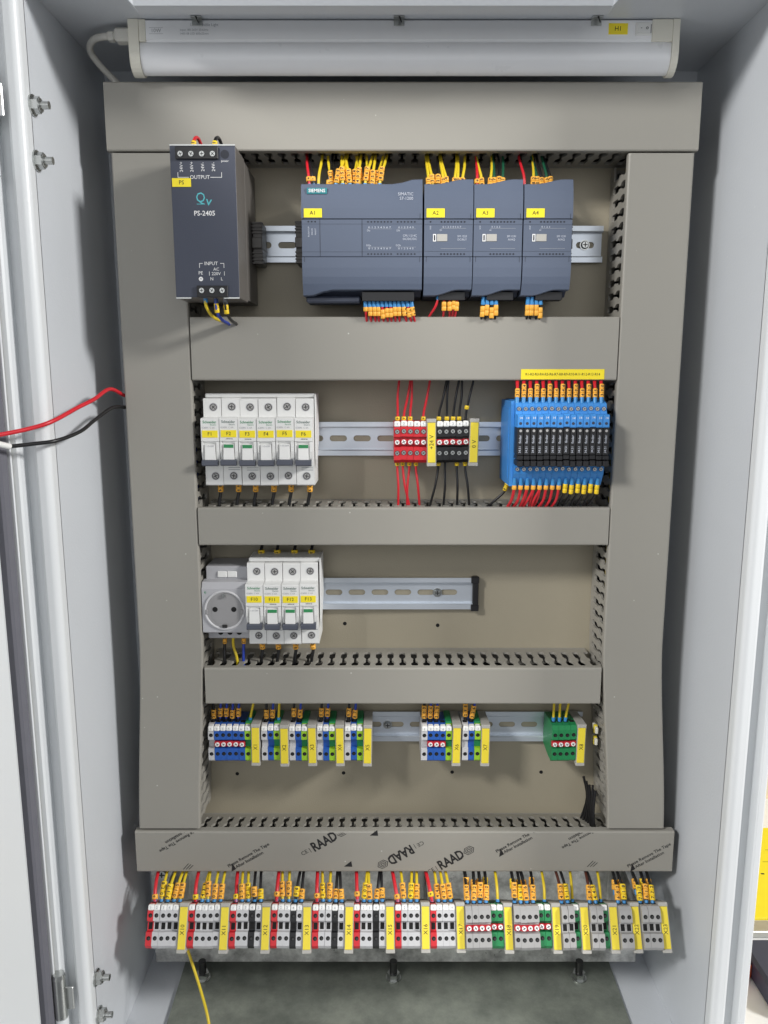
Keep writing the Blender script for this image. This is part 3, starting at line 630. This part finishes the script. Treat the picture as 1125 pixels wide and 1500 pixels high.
def clamp(x, zc, txt, label, w=9.4, deep=0, ymat='yellow_tag'):
    t = thing('end_clamp', label, 'end clamp', (x, rj(.4), zc + rj(.5)), 'yellow labelled end clamps'); t.rotation_euler = (0, R(rj(.9)), 0); d = 50 + deep; h = w / 2
    part('body', MB().prism([(6, 15), (7.6, 19), (d - 12, 22), (d + 1, 22), (d + 1, -23), (d - 12, -23), (7.6, -19), (6, -15)], 'x', -h + .1, h - .1, 'clamp').box(-h, h, d - 3, d + 1.6, 19.2, 23, 'clamp', .4).box(-h, h, d - 3, d + 1.6, -24, -20.4, 'clamp', .4), t, (0, 0, 0))
    part('label', MB().box(-h + .9, h - .9, d + .9, d + 1.9, -20.2, 19, ymat, .2).text(txt, .2, d + 2, 0 if len(txt) > 3 else -2, 4.0, 'print_black', 90), t, (0, 0, 0))
    return t
for k in range(5):
    terminal(13.1 + 6.5 * k, Z2, 'red', k + 1, ORDN[k] + ' red screw terminal counted towards the yellow +24 V label', 'red terminals on the breaker rail', 'steel', True)
    terminal(55 + 6.5 * k, Z2, 'black', k + 1, ORDN[k] + ' black screw terminal counted towards the yellow 0 V label', 'black terminals on the breaker rail', 'steel', True)
clamp(46.9, Z2, '+24 V', 'end clamp with yellow +24 V label beside the red terminals'); clamp(88.9, Z2, '0 V', 'end clamp with yellow 0 V label beside the black terminals')
WIRE_TOP4 = []
def group4(x, cols, name, jump=()):
    for k, c in enumerate(cols):
        cn = {'lgrey': 'light grey', 'blue': 'blue', 'lime': 'green and yellow', 'pe_green': 'green'}[c]
        terminal(x + 3.25 + 6.5 * k, Z4, c, k + 1, '%s terminal, %s, counted towards the yellow %s label' % (ORDN[k], cn, name), 'terminals of group %s' % name, 'dark', k in jump, tagon=c != 'pe_green')
        if c == 'lime':
            pass
    xe = x + 6.5 * len(cols) + 4.9; clamp(xe, Z4, name, 'end clamp with yellow %s label' % name)
group4(-186.5, ['lgrey'] + ['blue'] * 5 + ['lime'], 'X1', (1, 2, 3, 4, 5))
for x, nm in ((-130, 'X2'), (-100.6, 'X3'), (-71.2, 'X4'), (-41.8, 'X5')): group4(x, ['lgrey', 'blue', 'lime'], nm)
group4(39.5, ['lgrey', 'blue', 'blue', 'blue', 'lime'], 'X6', (1, 2, 3)); group4(83, ['lgrey', 'blue', 'lime'], 'X7')
group4(178, ['pe_green'] * 4, 'X8', (0, 1, 2, 3))
# ------------------------------------------------------------------ bottom terminals on a rail tilted towards the viewer
TILT = R(27); RB_D, RB_Z = 60, -438
RB = W(0, RB_D, RB_Z)
def tilt_obj(o):      # from the upright rail frame (x, 0, 0) into the tilted one
    x = o.location.x; j = o.location.z; o.location = Vector((x, RB.y + j * math.sin(TILT), RB.z + j * math.cos(TILT))); o.rotation_euler = (TILT * -1, o.rotation_euler.y, 0)
def tilted(fn, *a, **k):
    o = fn(*a, **k); tilt_obj(o); return o
t = rail('slotted metal rail tilted forward under the X10 to X23 terminals', -250, 296, 0); tilt_obj(t)
for x in (-236, 40, 270):
    solo('rail_bracket', MB().box(x - 9, x + 9, -1, 1.5, -480, -415, 'galv', .3).prism([(1.5, -478), (1.5, -418), (52, -424), (66, -451)], 'x', x - 8, x - 6.4, 'galv').prism([(1.5, -478), (1.5, -418), (52, -424), (66, -451)], 'x', x + 6.4, x + 8, 'galv'),
         'galvanized angled bracket holding the tilted rail behind ' + {-236: 'the X10', 40: 'the X16', 270: 'the X23'}[x] + ' terminals', 'bracket', (x, 0, -478), 'angled rail brackets')
BOT = []
def groupb(x, cols, name):
    tagn = {'red': 'red', 'lgrey': 'light grey', 'black': 'black', 'mgrey': 'dark grey', 'pe_green': 'green'}
    for k, c in enumerate(cols):
        deep = 7 if c == 'mgrey' else 0; big = c == 'mgrey'
        xx = x + 3.3 + 6.55 * k; lab = '%s terminal, %s, counted towards the yellow %s label' % (ORDN[k], tagn[c], name)
        tilted(terminal, xx, 0, c, (k + 1) if not c == 'pe_green' else 9 + k - cols.index('pe_green'), lab, 'terminals of group %s' % name, 'dark', big and name in ('X18', 'X19') or (c == 'pe_green' and name in ('X18', 'X19')), deep, tagon=not big, dwin=True)
        BOT.append((xx, c, name, k))
    xe = x + 6.55 * len(cols) + 5; tilted(clamp, xe, 0, name, 'end clamp with yellow %s label' % name, 9.4, 0, 'yellow_tag')
    return xe + 5
L4 = ['lgrey'] * 4; LB = ['red', 'lgrey', 'lgrey', 'black', 'lgrey']
x = -245
for nm, cols in (('X10', ['red'] + L4), ('X11', ['red'] + L4), ('X12', LB), ('X13', LB), ('X14', LB), ('X15', LB), ('X16', ['red'] + L4[:3]), ('X17', ['red'] + L4[:3]),
                 ('X18', ['mgrey'] * 4 + ['pe_green'] * 2), ('X19', ['mgrey'] * 4 + ['pe_green'] * 2), ('X20', ['mgrey'] * 2 + ['pe_green']), ('X21', ['mgrey'] * 2 + ['pe_green']), ('X22', ['mgrey'] * 2), ('X23', ['mgrey'] * 3)):
    x = groupb(x, cols, nm)
print('bottom row ends at', x)

# ================================================================== RELAYS
def relay(x, k):
    t = thing('interface_relay', ORDN[k] + ' slim black relay counted from the blue separator plate', 'relay', (x, rj(.5), Z2 + rj(.4)), 'slim relays in the relay bank'); P = lambda n, me, at=(0, 0, 0): part(n, me, t, at)
    P('socket', shared(('socket',), lambda: MB().prism([(8, 40), (12, 42), (64, 42), (73, 39), (76, 29.3), (85, 29), (86, 28), (86, 17), (70, 17), (70, -20), (76, -20.2), (74, -28), (66, -40), (60, -42.5), (12, -42.5), (8, -40)], 'x', -3.02, 3.02, 'relay_blue')))
    P('status_block', shared(('status_block',), lambda: MB().box(-2.6, 2.6, 85.9, 86.4, 17.4, 28.6, 'relay_blue', .2).text('14', .2, 86.5, 25.8, 2.2, 'print_white').cyl((0, 86.3, 20.8), 'd', 1.4, .25, 'navy', 12)))
    P('relay_body', shared(('relay_body',), lambda: MB().box(-2.85, 2.85, 70.1, 88, -9, 16.5, 'black', .4).cyl((0, 88, 14), 'd', 1.3, .2, 'mgrey', 10).text('finder', -.3, 88.1, 6.2, 2.3, 'print_lgrey', 90).text('34.51', -.3, 88.1, -3.6, 2.1, 'print_lgrey', 90)))
    P('retaining_clip', shared(('retaining_clip',), lambda: MB().box(-2.8, 2.8, 70.1, 89, -13.4, -9.3, 'black', .5).box(-2.8, 2.8, 70.1, 91, -19.6, -14, 'black', .8)))
    s = shared(('terminal_screw', 'relay'), lambda: screw_d(MB().cyl((0, 0, 0), 'd', 2.2, .2, 'dark_blue', 12), 0, .1, 0, 1.7, 30))
    P('terminal_screw', s, (0, 75.2, 34)); P('terminal_screw', s, (0, 75.6, -23.6))
for k in range(14): relay(128.2 + 6.2 * k, k)
solo('separator_plate', MB().prism([(8, 41), (70, 41), (70, -41), (8, -41)], 'x', 121.6, 124.9, 'relay_blue').prism([(14, 34), (60, 34), (60, -34), (14, -34)], 'x', 121.2, 121.6, 'relay_blue'), 'blue separator plate at the end of the relay bank', 'separator', (123, 0, 0)).location.z = Z2 / 1000

# ================================================================== WIRES
def marker_mesh(ch, mname, h, wd=1):
    def fn():
        m = MB(); n = 12
        ring = lambda z, k: [(2.25 * wd * k * math.cos(6.28319 * i / n), 2.2 * wd * k * math.sin(6.28319 * i / n), z) for i in range(n)]
        m.loft([ring(.1, .9), ring(.4, 1), ring(h - .4, 1), ring(h - .1, .9)], mname, smooth=True)
        if ch: m.text(ch, 0, 2.2 * wd + .08, h / 2, min(2.7 * wd, h * .66), 'print_black', 90 if ch not in '+-' else 0, bold=.02)
        return m
    return shared(('wire_marker', ch, mname, h, wd), fn)
def wire(path, r, col, label, group, ferr=4.5, marks='', mcol='marker', mh=4.2, fcol='ferrule', start=None, two=None, mw=1):
    """path runs from the terminal end outwards; ferrule and markers sit on its first straight stretch"""
    p0, p1 = Vector(path[0]), Vector(path[1]); ax = (p1 - p0).normalized()
    o = solo('wire', MB().tube(smooth_path(path, 5), r, col, 8), label, 'wire', tuple(p0), group)
    if two:
        part('second_core', MB().tube(smooth_path([path[0]] + two, 5), r, col, 8), o)
    q = W(*ax).normalized(); rot = Vector((0, 0, 1)).rotation_difference(q)
    def put(name, me, s):
        c = bpy.data.objects.new(name, me); COL.objects.link(c); c.parent = o; c.location = W(*(ax * s)); c.rotation_mode = 'QUATERNION'; c.rotation_quaternion = rot
    if ferr > 0: put('ferrule', shared(('ferrule', fcol, ferr), lambda: MB().cyl((0, 0, -1.5), 'z', 1.75, ferr + 1.5, fcol, 10, r2=2.0)), 0)
    s = max(ferr, 0) if start is None else start
    for ch in marks: put('wire_marker', marker_mesh(ch, mcol, mh, mw), s); s += mh
    return o
WORDS = 'first second third fourth fifth sixth seventh eighth ninth tenth eleventh twelfth thirteenth fourteenth'.split()
rnd = lambda a: random.uniform(-a, a)
def dig(n): return ''.join(random.choice('0123456789') for _ in range(n))
ptx = lambda px: (px - 441) / 1.607 - 75           # column along the controller front
# --- top of the controller and its modules
def top_wire(x, col, label, group, lean=0, marks='', z0=314, d0=62, r=1.3):
    xs = x + lean
    wire([(x, d0, z0), (x + lean * .25, d0 - 1, z0 + 12), (x + lean * .7, d0 - 9, z0 + 23), (xs, 40, z0 + 36), (xs + rnd(2), 28, z0 + 50)], r, col, label, group, 3.5, marks, mw=1.12, start=3 + random.choice([0, 0, 1, 3]))
top_wire(-68.5, 'w_red', 'red wire entering the top left of the A1 controller', None, -4, '+'); top_wire(-64.5, 'w_black', 'black wire entering the top of the A1 controller beside the red one', None, -5, '-')
top_wire(-60.5, 'w_yellow', 'plain yellow wire beside the black wire on top of A1', None, 3, ''); top_wire(-51, 'w_black', 'black wire beside the yellow bundle on top of A1', None, 3, '-')
for k in range(14): top_wire(-47.8 + 3.35 * k, 'w_yellow', ORDN[k] + ' yellow wire with orange markers on top of A1, counted towards A2', 'yellow wires on top of A1', random.choice([-5, -2, 3, 7, 9]), dig(3), d0=62 + (k % 2) * 2.5)
for q, (px, c, l) in enumerate(((628, 'w_yellow', -2), (634, 'w_yellow', -4), (641, 'w_black', 1), (650, 'w_yellow', -3), (655, 'w_yellow', -5), (665, 'w_yellow', 4), (670, 'w_yellow', 2), (676, 'w_yellow', 5))):
    top_wire(ptx(px), c, WORDS[q] + ' wire on top of the A2 module counted from its yellow label side, ' + c[2:], c[2:] + ' wires on top of A2', l, dig(2), 312)
for q, (px, c, l) in enumerate(((699, 'w_red', 1), (707, 'w_yellow', -4), (718, 'w_yellow', 4), (724, 'w_green', 1), (731, 'w_black', 2), (736, 'w_green', 3))):
    top_wire(ptx(px), c, WORDS[q] + ' wire on top of the A3 module counted from its yellow label side, ' + c[2:], c[2:] + ' wires on top of A3', l, dig(2) if px > 700 else '+', 312)
for q, (px, c, l) in enumerate(((770, 'w_red', -3), (782, 'w_yellow', 2), (789, 'w_green', -3), (795, 'w_black', -2), (803, 'w_green', -2), (809, 'w_black', -4))):
    top_wire(ptx(px), c, WORDS[q] + ' wire on top of the A4 module counted from its yellow label side, ' + c[2:], c[2:] + ' wires on top of A4', l, dig(2) if px > 775 else '', 312)
# --- below the controller
def low_wire(x, col, label, group, lean=0, marks='', z0=215, d0=68, ferr=5.5, zend=196, mcol='marker', r=1.15, mh=4.2):
    wire([(x, d0, z0), (x + lean * .4, d0 - 1, z0 - 11), (x + lean, d0 - 9, z0 - 20), (x + lean * 1.2, 45, zend - 4), (x + lean * 1.2, 36, zend - 14)], r, col, label, group, ferr, marks, mcol, mh, start=ferr + random.choice([0, 0, 1.2, 2.4]))
for k in range(12): low_wire(-17.5 + 3.9 * k, 'w_red', WORDS[k] + ' red wire with orange markers under A1, counted towards A2', 'red wires under A1', 1.5 + (3 if k > 8 else 0) + rnd(1), dig(1 if k == 0 else 2), z0=213)
for k, px in enumerate((645, 652, 660, 667, 672)): low_wire(ptx(px), 'w_red', WORDS[k] + ' red wire under the A2 module counted towards A3', 'red wires under A2', -9 if k == 0 else rnd(2), '' if k == 0 else dig(2), 219)
for i, px0 in enumerate((711, 778)):
    for k in range(4): low_wire(ptx(px0 + 6.4 * k), 'w_black', WORDS[k] + ' short black wire under the A%d module counted from its A%d side' % (3 + i, 2 + i), 'black wires under A%d' % (3 + i), rnd(1.5), dig(2), 215, mh=5)
# --- power supply
for x, c, mk, l in ((-164.8, 'w_red', '1', 'red wire entering the top of the power supply'), (-146.6, 'w_black', '1', 'black wire with yellow marker entering the top of the power supply')):
    wire([(x, 104, 336), (x + 1, 103, 344), (x + 2, 92, 348.5), (x + 3, 75, 342), (x + 4, 50, 334)], 1.5, c, l, None, 3, mk, 'marker_y')
wire([(-159, 104, 212), (-158.6, 103, 204), (-155, 90, 196), (-148, 66, 193), (-144, 50, 190)], 1.4, 'w_yellow', 'yellow and green wire under the power supply', None, 4, '')
wire([(-150, 104, 212), (-149.4, 102, 200), (-148, 88, 194), (-147, 62, 192), (-147, 48, 188)], 1.5, 'w_blue', 'blue wire with yellow markers under the power supply', None, 4.5, '11', 'marker_y', fcol='dark_blue')
wire([(-141.6, 104, 212), (-141, 102, 200), (-140, 88, 194), (-140, 62, 192), (-140, 48, 188)], 1.5, 'w_black', 'black wire with yellow markers under the power supply', None, 5.5, '21', 'marker_y', fcol='ferrule_grey')
# --- breakers
for k in range(6):
    x = -168.3 + 18.1 * k + 3 + rnd(1); wire([(x, 40, 37.5), (x - .4, 40, 27), (x - 2, 40, 19), (x - 3, 40, 10), (x - 3, 40, -2)], 1.7, 'w_black', 'black wire with orange marker under the F%d breaker' % (k + 1), 'black wires under the breakers', 1, dig(2), mw=1.3)
for k in range(4):
    x = -130.2 + 18.1 * k + 2 + rnd(1); wire([(x, 42, -128.5), (x + .6, 42, -139), (x - 1, 42, -148), (x - 2, 40, -160)], 1.7, 'w_black', 'short black wire with orange marker under the F%d breaker' % (10 + k), 'black wires under the breakers', 1, dig(2), mw=1.3)
    x -= 1; wire([(x, 24, -44), (x, 24, -36), (x + 1, 18, -28), (x + 1, 12, -20)], 1.7, 'w_black', 'black wire with yellow sleeve rising above the F%d breaker' % (10 + k), 'black wires above the breakers', 0, dig(2), 'marker_y', mw=1.6)
for x, c, mk in ((-168, 'w_black', '21'), (-159, 'w_yellow', ''), (-148, 'w_blue', '12')):
    wire([(x + 1, 38, -124), (x + .4, 38, -135), (x + (4 if c == 'w_yellow' else 0), 40, -148), (x + (5 if c == 'w_yellow' else 0), 40, -163)], 1.5, c, c[2:] + ' wire leaving the bottom of the socket outlet', None, 1, mk)
# --- +24 V and 0 V terminals
def vwire(x, z0, up, col, label, group, lean, marks, d0=40, zl=44, mstart=0, mcol='marker_y'):
    s = 1 if up else -1
    wire([(x, d0, z0), (x + lean * .1, d0, z0 + s * 9), (x + lean * .5 + rnd(1), d0 + 2, z0 + s * zl * .55), (x + lean, d0, z0 + s * zl), (x + lean, d0 - 2, z0 + s * (zl + 14))], 1.2, col, label, group, 0, marks, mcol, 4, start=mstart)
for q, (x, l) in enumerate(((13.4, 2), (19.6, 7), (26, 1.5), (39, 7))): vwire(x, 100, True, 'w_red', WORDS[q] + ' red wire entering the top of the +24 V terminals, counted towards the yellow label', 'red wires above the +24 V terminals', l, '+')
for q, (x, l) in enumerate(((13.4, 1), (18.5, 7), (25.5, -2), (32, 4))): vwire(x, 58.6, False, 'w_red', WORDS[q] + ' red wire leaving the bottom of the +24 V terminals, counted towards the yellow label', 'red wires below the +24 V terminals', l, '+')
for k, (x, l) in enumerate(((54.5, 8), (62.5, 1.5), (68.8, 6), (75, 2), (81.2, 8))): vwire(x, 100, True, 'w_black', WORDS[k] + ' black wire entering the top of the 0 V terminals, counted towards the yellow label', 'black wires above the 0 V terminals', l, '-', mstart=11 if k == 4 else 0)
for q, (x, l) in enumerate(((55, -8), (61.5, -1), (73.3, 1), (81.5, 5))): vwire(x, 58.6, False, 'w_black', WORDS[q] + ' black wire leaving the bottom of the 0 V terminals, counted towards the yellow label', 'black wires below the 0 V terminals', l, '-' if l != -1 else '')
# --- relays
for k in range(14):
    x = 127 + 6.2 * k
    wire([(x, 70, 119), (x + .6, 67, 129), (x + 2, 60, 138), (x + 5, 48, 150), (x + 6, 40, 160)], 1.25, 'w_red', 'red wire pair with markers above the %s relay from the separator plate' % WORDS[k], 'red wires above the relays', 4.5, dig(2 + k % 2), 'marker', 4.4, two=[(x + .6, 67, 129), (x + 1, 60, 138), (x + 2.5, 48, 150), (x + 3, 40, 160)])
    z = 44.5
    if k < 8:
        wire([(x, 70, z), (x - .4, 69, z - 10), (x - 3 + rnd(2), 62, z - 22), (x - 6 + rnd(3), 50, z - 34), (x - 7, 44, z - 46)], 1.35, 'w_red', 'red wire leaving the %s relay counted from the separator plate' % WORDS[k], 'red wires under the relays', 5.5, '+', 'marker', 4.4, two=[(x - .2, 69, z - 10), (x - 1, 61, z - 22), (x - 3 + rnd(2), 50, z - 34), (x - 4, 44, z - 46)] if k < 7 else None)
    else:
        wire([(x, 70, z), (x - .4, 69, z - 12), (x - 2, 60, z - 22), (x - 5 + rnd(2), 50, z - 34), (x - 6, 44, z - 46)], 1.35, 'w_black', 'black wire with yellow markers under the %s relay from the separator plate' % WORDS[k], 'black wires under the relays', 4 + k % 2, dig(2), 'marker_y', 4.6)
wire([(124, 46, 38), (121, 45, 29), (112, 44, 20), (105, 40, 12), (100, 36, 4)], 1.3, 'w_black', 'black wire with yellow marker beside the blue separator plate', None, 0, '14', 'marker_y')
# --- row of X1 to X8
N4 = {}
def w4(x, col, nm, marks='', lean=0):
    N4[nm] = N4.get(nm, -1) + 1
    wire([(x, 38, -219.5), (x + lean * .3, 37.5, -210), (x + lean * .7, 38, -200), (x + lean, 38, -190), (x + lean, 36, -176)], 1.35, col, '%s wire, %s of those entering the %s group from above' % (col[2:], WORDS[N4[nm]], nm), '%s wires into %s' % (col[2:], nm), 2.5 if marks else 3.5, marks, 'marker', 4.8, fcol='w_black' if marks else 'ferrule', mw=1.2, start=2.5 + random.choice([0, .5, 2]))
for k, c in enumerate(['w_black'] + ['w_blue'] * 4): w4(-183.3 + 6.5 * k + 1.2, c, 'X1', dig(2), 2 if k else 0)
w4(-143.5, 'w_yellow', 'X1', '', 6)
for x, nm in ((-130, 'X2'), (-100.6, 'X3'), (-71.2, 'X4'), (-41.8, 'X5')):
    w4(x + 4, 'w_black', nm, dig(2), 1); w4(x + 10.4, 'w_blue', nm, dig(2), 2)
    if nm == 'X2': w4(x + 17, 'w_yellow', nm, '', 2)
w4(43, 'w_black', 'X6', dig(3), 0); w4(49.4, 'w_blue', 'X6', dig(3), 1); w4(55.8, 'w_blue', 'X6', dig(3), 2); w4(87, 'w_black', 'X7', dig(3), 0); w4(93.5, 'w_blue', 'X7', dig(3), 5)
for x, l in ((181.5, 0), (188, 0), (194.3, 4)): w4(x, 'w_yellow', 'X8', '', l)
# --- bottom terminals
def tp(x, n, v):           # n out from the tilted rail, v up along its face
    c, s = math.cos(TILT), math.sin(TILT); return (x, RB_D + n * c - v * s, RB_Z + n * s + v * c)
for x, c, nm, k in BOT:
    n = 40
    if c == 'pe_green' and not k % 2 == 1 and nm in ('X18', 'X19'): continue
    col = {'red': 'w_red', 'black': 'w_black', 'lgrey': 'w_yellow', 'mgrey': 'w_black', 'pe_green': 'w_yellow'}[c]
    if c == 'lgrey' and k == 4 and nm in ('X12', 'X13', 'X14', 'X15'): col = 'w_black'
    if c == 'mgrey' and nm in ('X20', 'X21') and k == 0: col = 'w_brown'
    ln = rnd(5.5) + (-4 if c == 'red' else 0)
    for rep in range(2 if c == 'mgrey' and nm not in ('X20', 'X21') else 1):
        nn = 36 - 13 * rep if c == 'mgrey' else 36
        if c == 'mgrey': nn += 7
        e = rep * 8; a = tp(x + rep * .8, nn, 20 + e); b_ = tp(x + ln * .34 + rep, nn - 3 + rnd(2.5), 34 + e)
        mk = '+' if c == 'red' else ('' if c == 'pe_green' else dig(3 if c in ('lgrey', 'mgrey') and col != 'w_black' or c == 'mgrey' else 2))
        word = col[2:]
        if rep: mk = mk[:2]
        wire([a, b_, (x + ln * .7, (b_[1] + 44) / 2, (b_[2] - 385) / 2 + 3), (x + ln, 42, -384), (x + ln, 36, -368)], 1.9 if c == 'red' else 1.55, col, '%s %swire into the %s terminal of the %s group' % (word, 'rear ' if rep else '', WORDS[k], nm), '%s wires into %s' % (word, nm), 3.5, mk, random.choice(['marker_y', 'marker', 'marker']) if c != 'mgrey' else random.choice(['marker_y', 'marker', 'marker']), 5.0, mw=1.38, start=3.5 + random.choice([0, 0, 1, 2.5]))
# --- loose wires
c = solo('loose_wire', MB().tube(smooth_path([(-243, 30, 121), (-253, 52, 125), (-257.5, 80, 131.5), (-260, 115, 123), (-265.5, 140, 116.5), (-275.5, 170, 106.4), (-290, 182, 101), (-308, 197, 97), (-330, 216, 93)], 8), 1.8, 'w_red', 10), 'red wire running from the left duct out to the door', 'wire', (-250, 60, 120))
c = solo('loose_wire', MB().tube(smooth_path([(-243, 30, 111), (-252, 52, 113.5), (-256.6, 80, 114), (-262.4, 110, 104.3), (-264.5, 140, 96), (-273.5, 168, 90.4), (-289, 178, 88.4), (-304.8, 188, 87)], 8), 1.7, 'w_black', 10), 'black wire running from the left duct to a white connector', 'wire', (-250, 60, 110))
part('connector', MB().tube([(-303.5, 187.5, 87), (-309, 196, 90), (-316, 208, 93)], 2.4, 'white', 10), c)
solo('loose_wire', MB().tube(smooth_path([(-209, 88, -452), (-202, 96, -464), (-190, 112, -482), (-178, 132, -500), (-172, 146, -530), (-172, 150, -552)], 8), 1.5, 'w_yellow', 10), 'loose yellow wire hanging below the X10 terminals', 'wire', (-200, 95, -552))
for k, z in enumerate((-229, -242)):
    solo('cable_tie', MB().box(225.6, 228.6, 30, 44, z - 3.5, z + 3.5, 'cream', .6).box(225, 228.8, 36, 40, z - 4.5, z + 4.5, 'yellow_tag', .5), 'pale yellow cable tie head on the right duct, %s of the pair' % ('upper', 'lower')[k], 'cable tie', (222, 37, z), 'cable ties on the right duct')
b = MB()
for k in range(7): b.tube(smooth_path([(222 + k * .9 + rnd(1), 20 + 5 * k, -296 + rnd(3)), (226 + rnd(1), 22 + 5 * k, -318), (221 + k * 1.2, 20 + 5 * k, -345)], 4), 1.4, 'w_black', 6)
solo('cable_bundle', b, 'dark cable bundle bending out of the right duct corner', 'cable bundle', (224, 30, -345))

# ================================================================== BESIDE THE CABINET
b = MB()
b.box(470, 760, -345, -130, -589.8, -586, 'paper_yellow', .6)
for k in range(26):
    px, pd_ = random.uniform(476, 690), random.uniform(-335, -140); w_, h_ = random.choice([(26, .8), (.8, 22), (9, .9), (5, 3), (14, .8)])
    b.add([(px, pd_, -585.9), (px + w_, pd_, -585.9), (px + w_, pd_ + h_, -585.9), (px, pd_ + h_, -585.9)], [(0, 1, 2, 3)], 'print_black')
solo('yellow_folder', b, 'bright yellow printed folder lying on the bench beside the cabinet', 'folder', (600, -240, -590))
b = MB().box(440, 700, -118, -96, -589.8, -580, 'steel', 1)
solo('metal_ruler', b, 'grey metal bar lying in front of the yellow folder', 'bar', (560, -107, -590))
t = thing('tool_case', 'dark blue tool case with orange corner on the bench', 'tool case', (520, 0, -590))
part('case_body', MB().box(452, 640, -60, 40, -589.8, -560, 'navy', 4), t); part('corner', MB().box(428, 451.9, -62, -20, -589.8, -566, 'orange', 4), t)
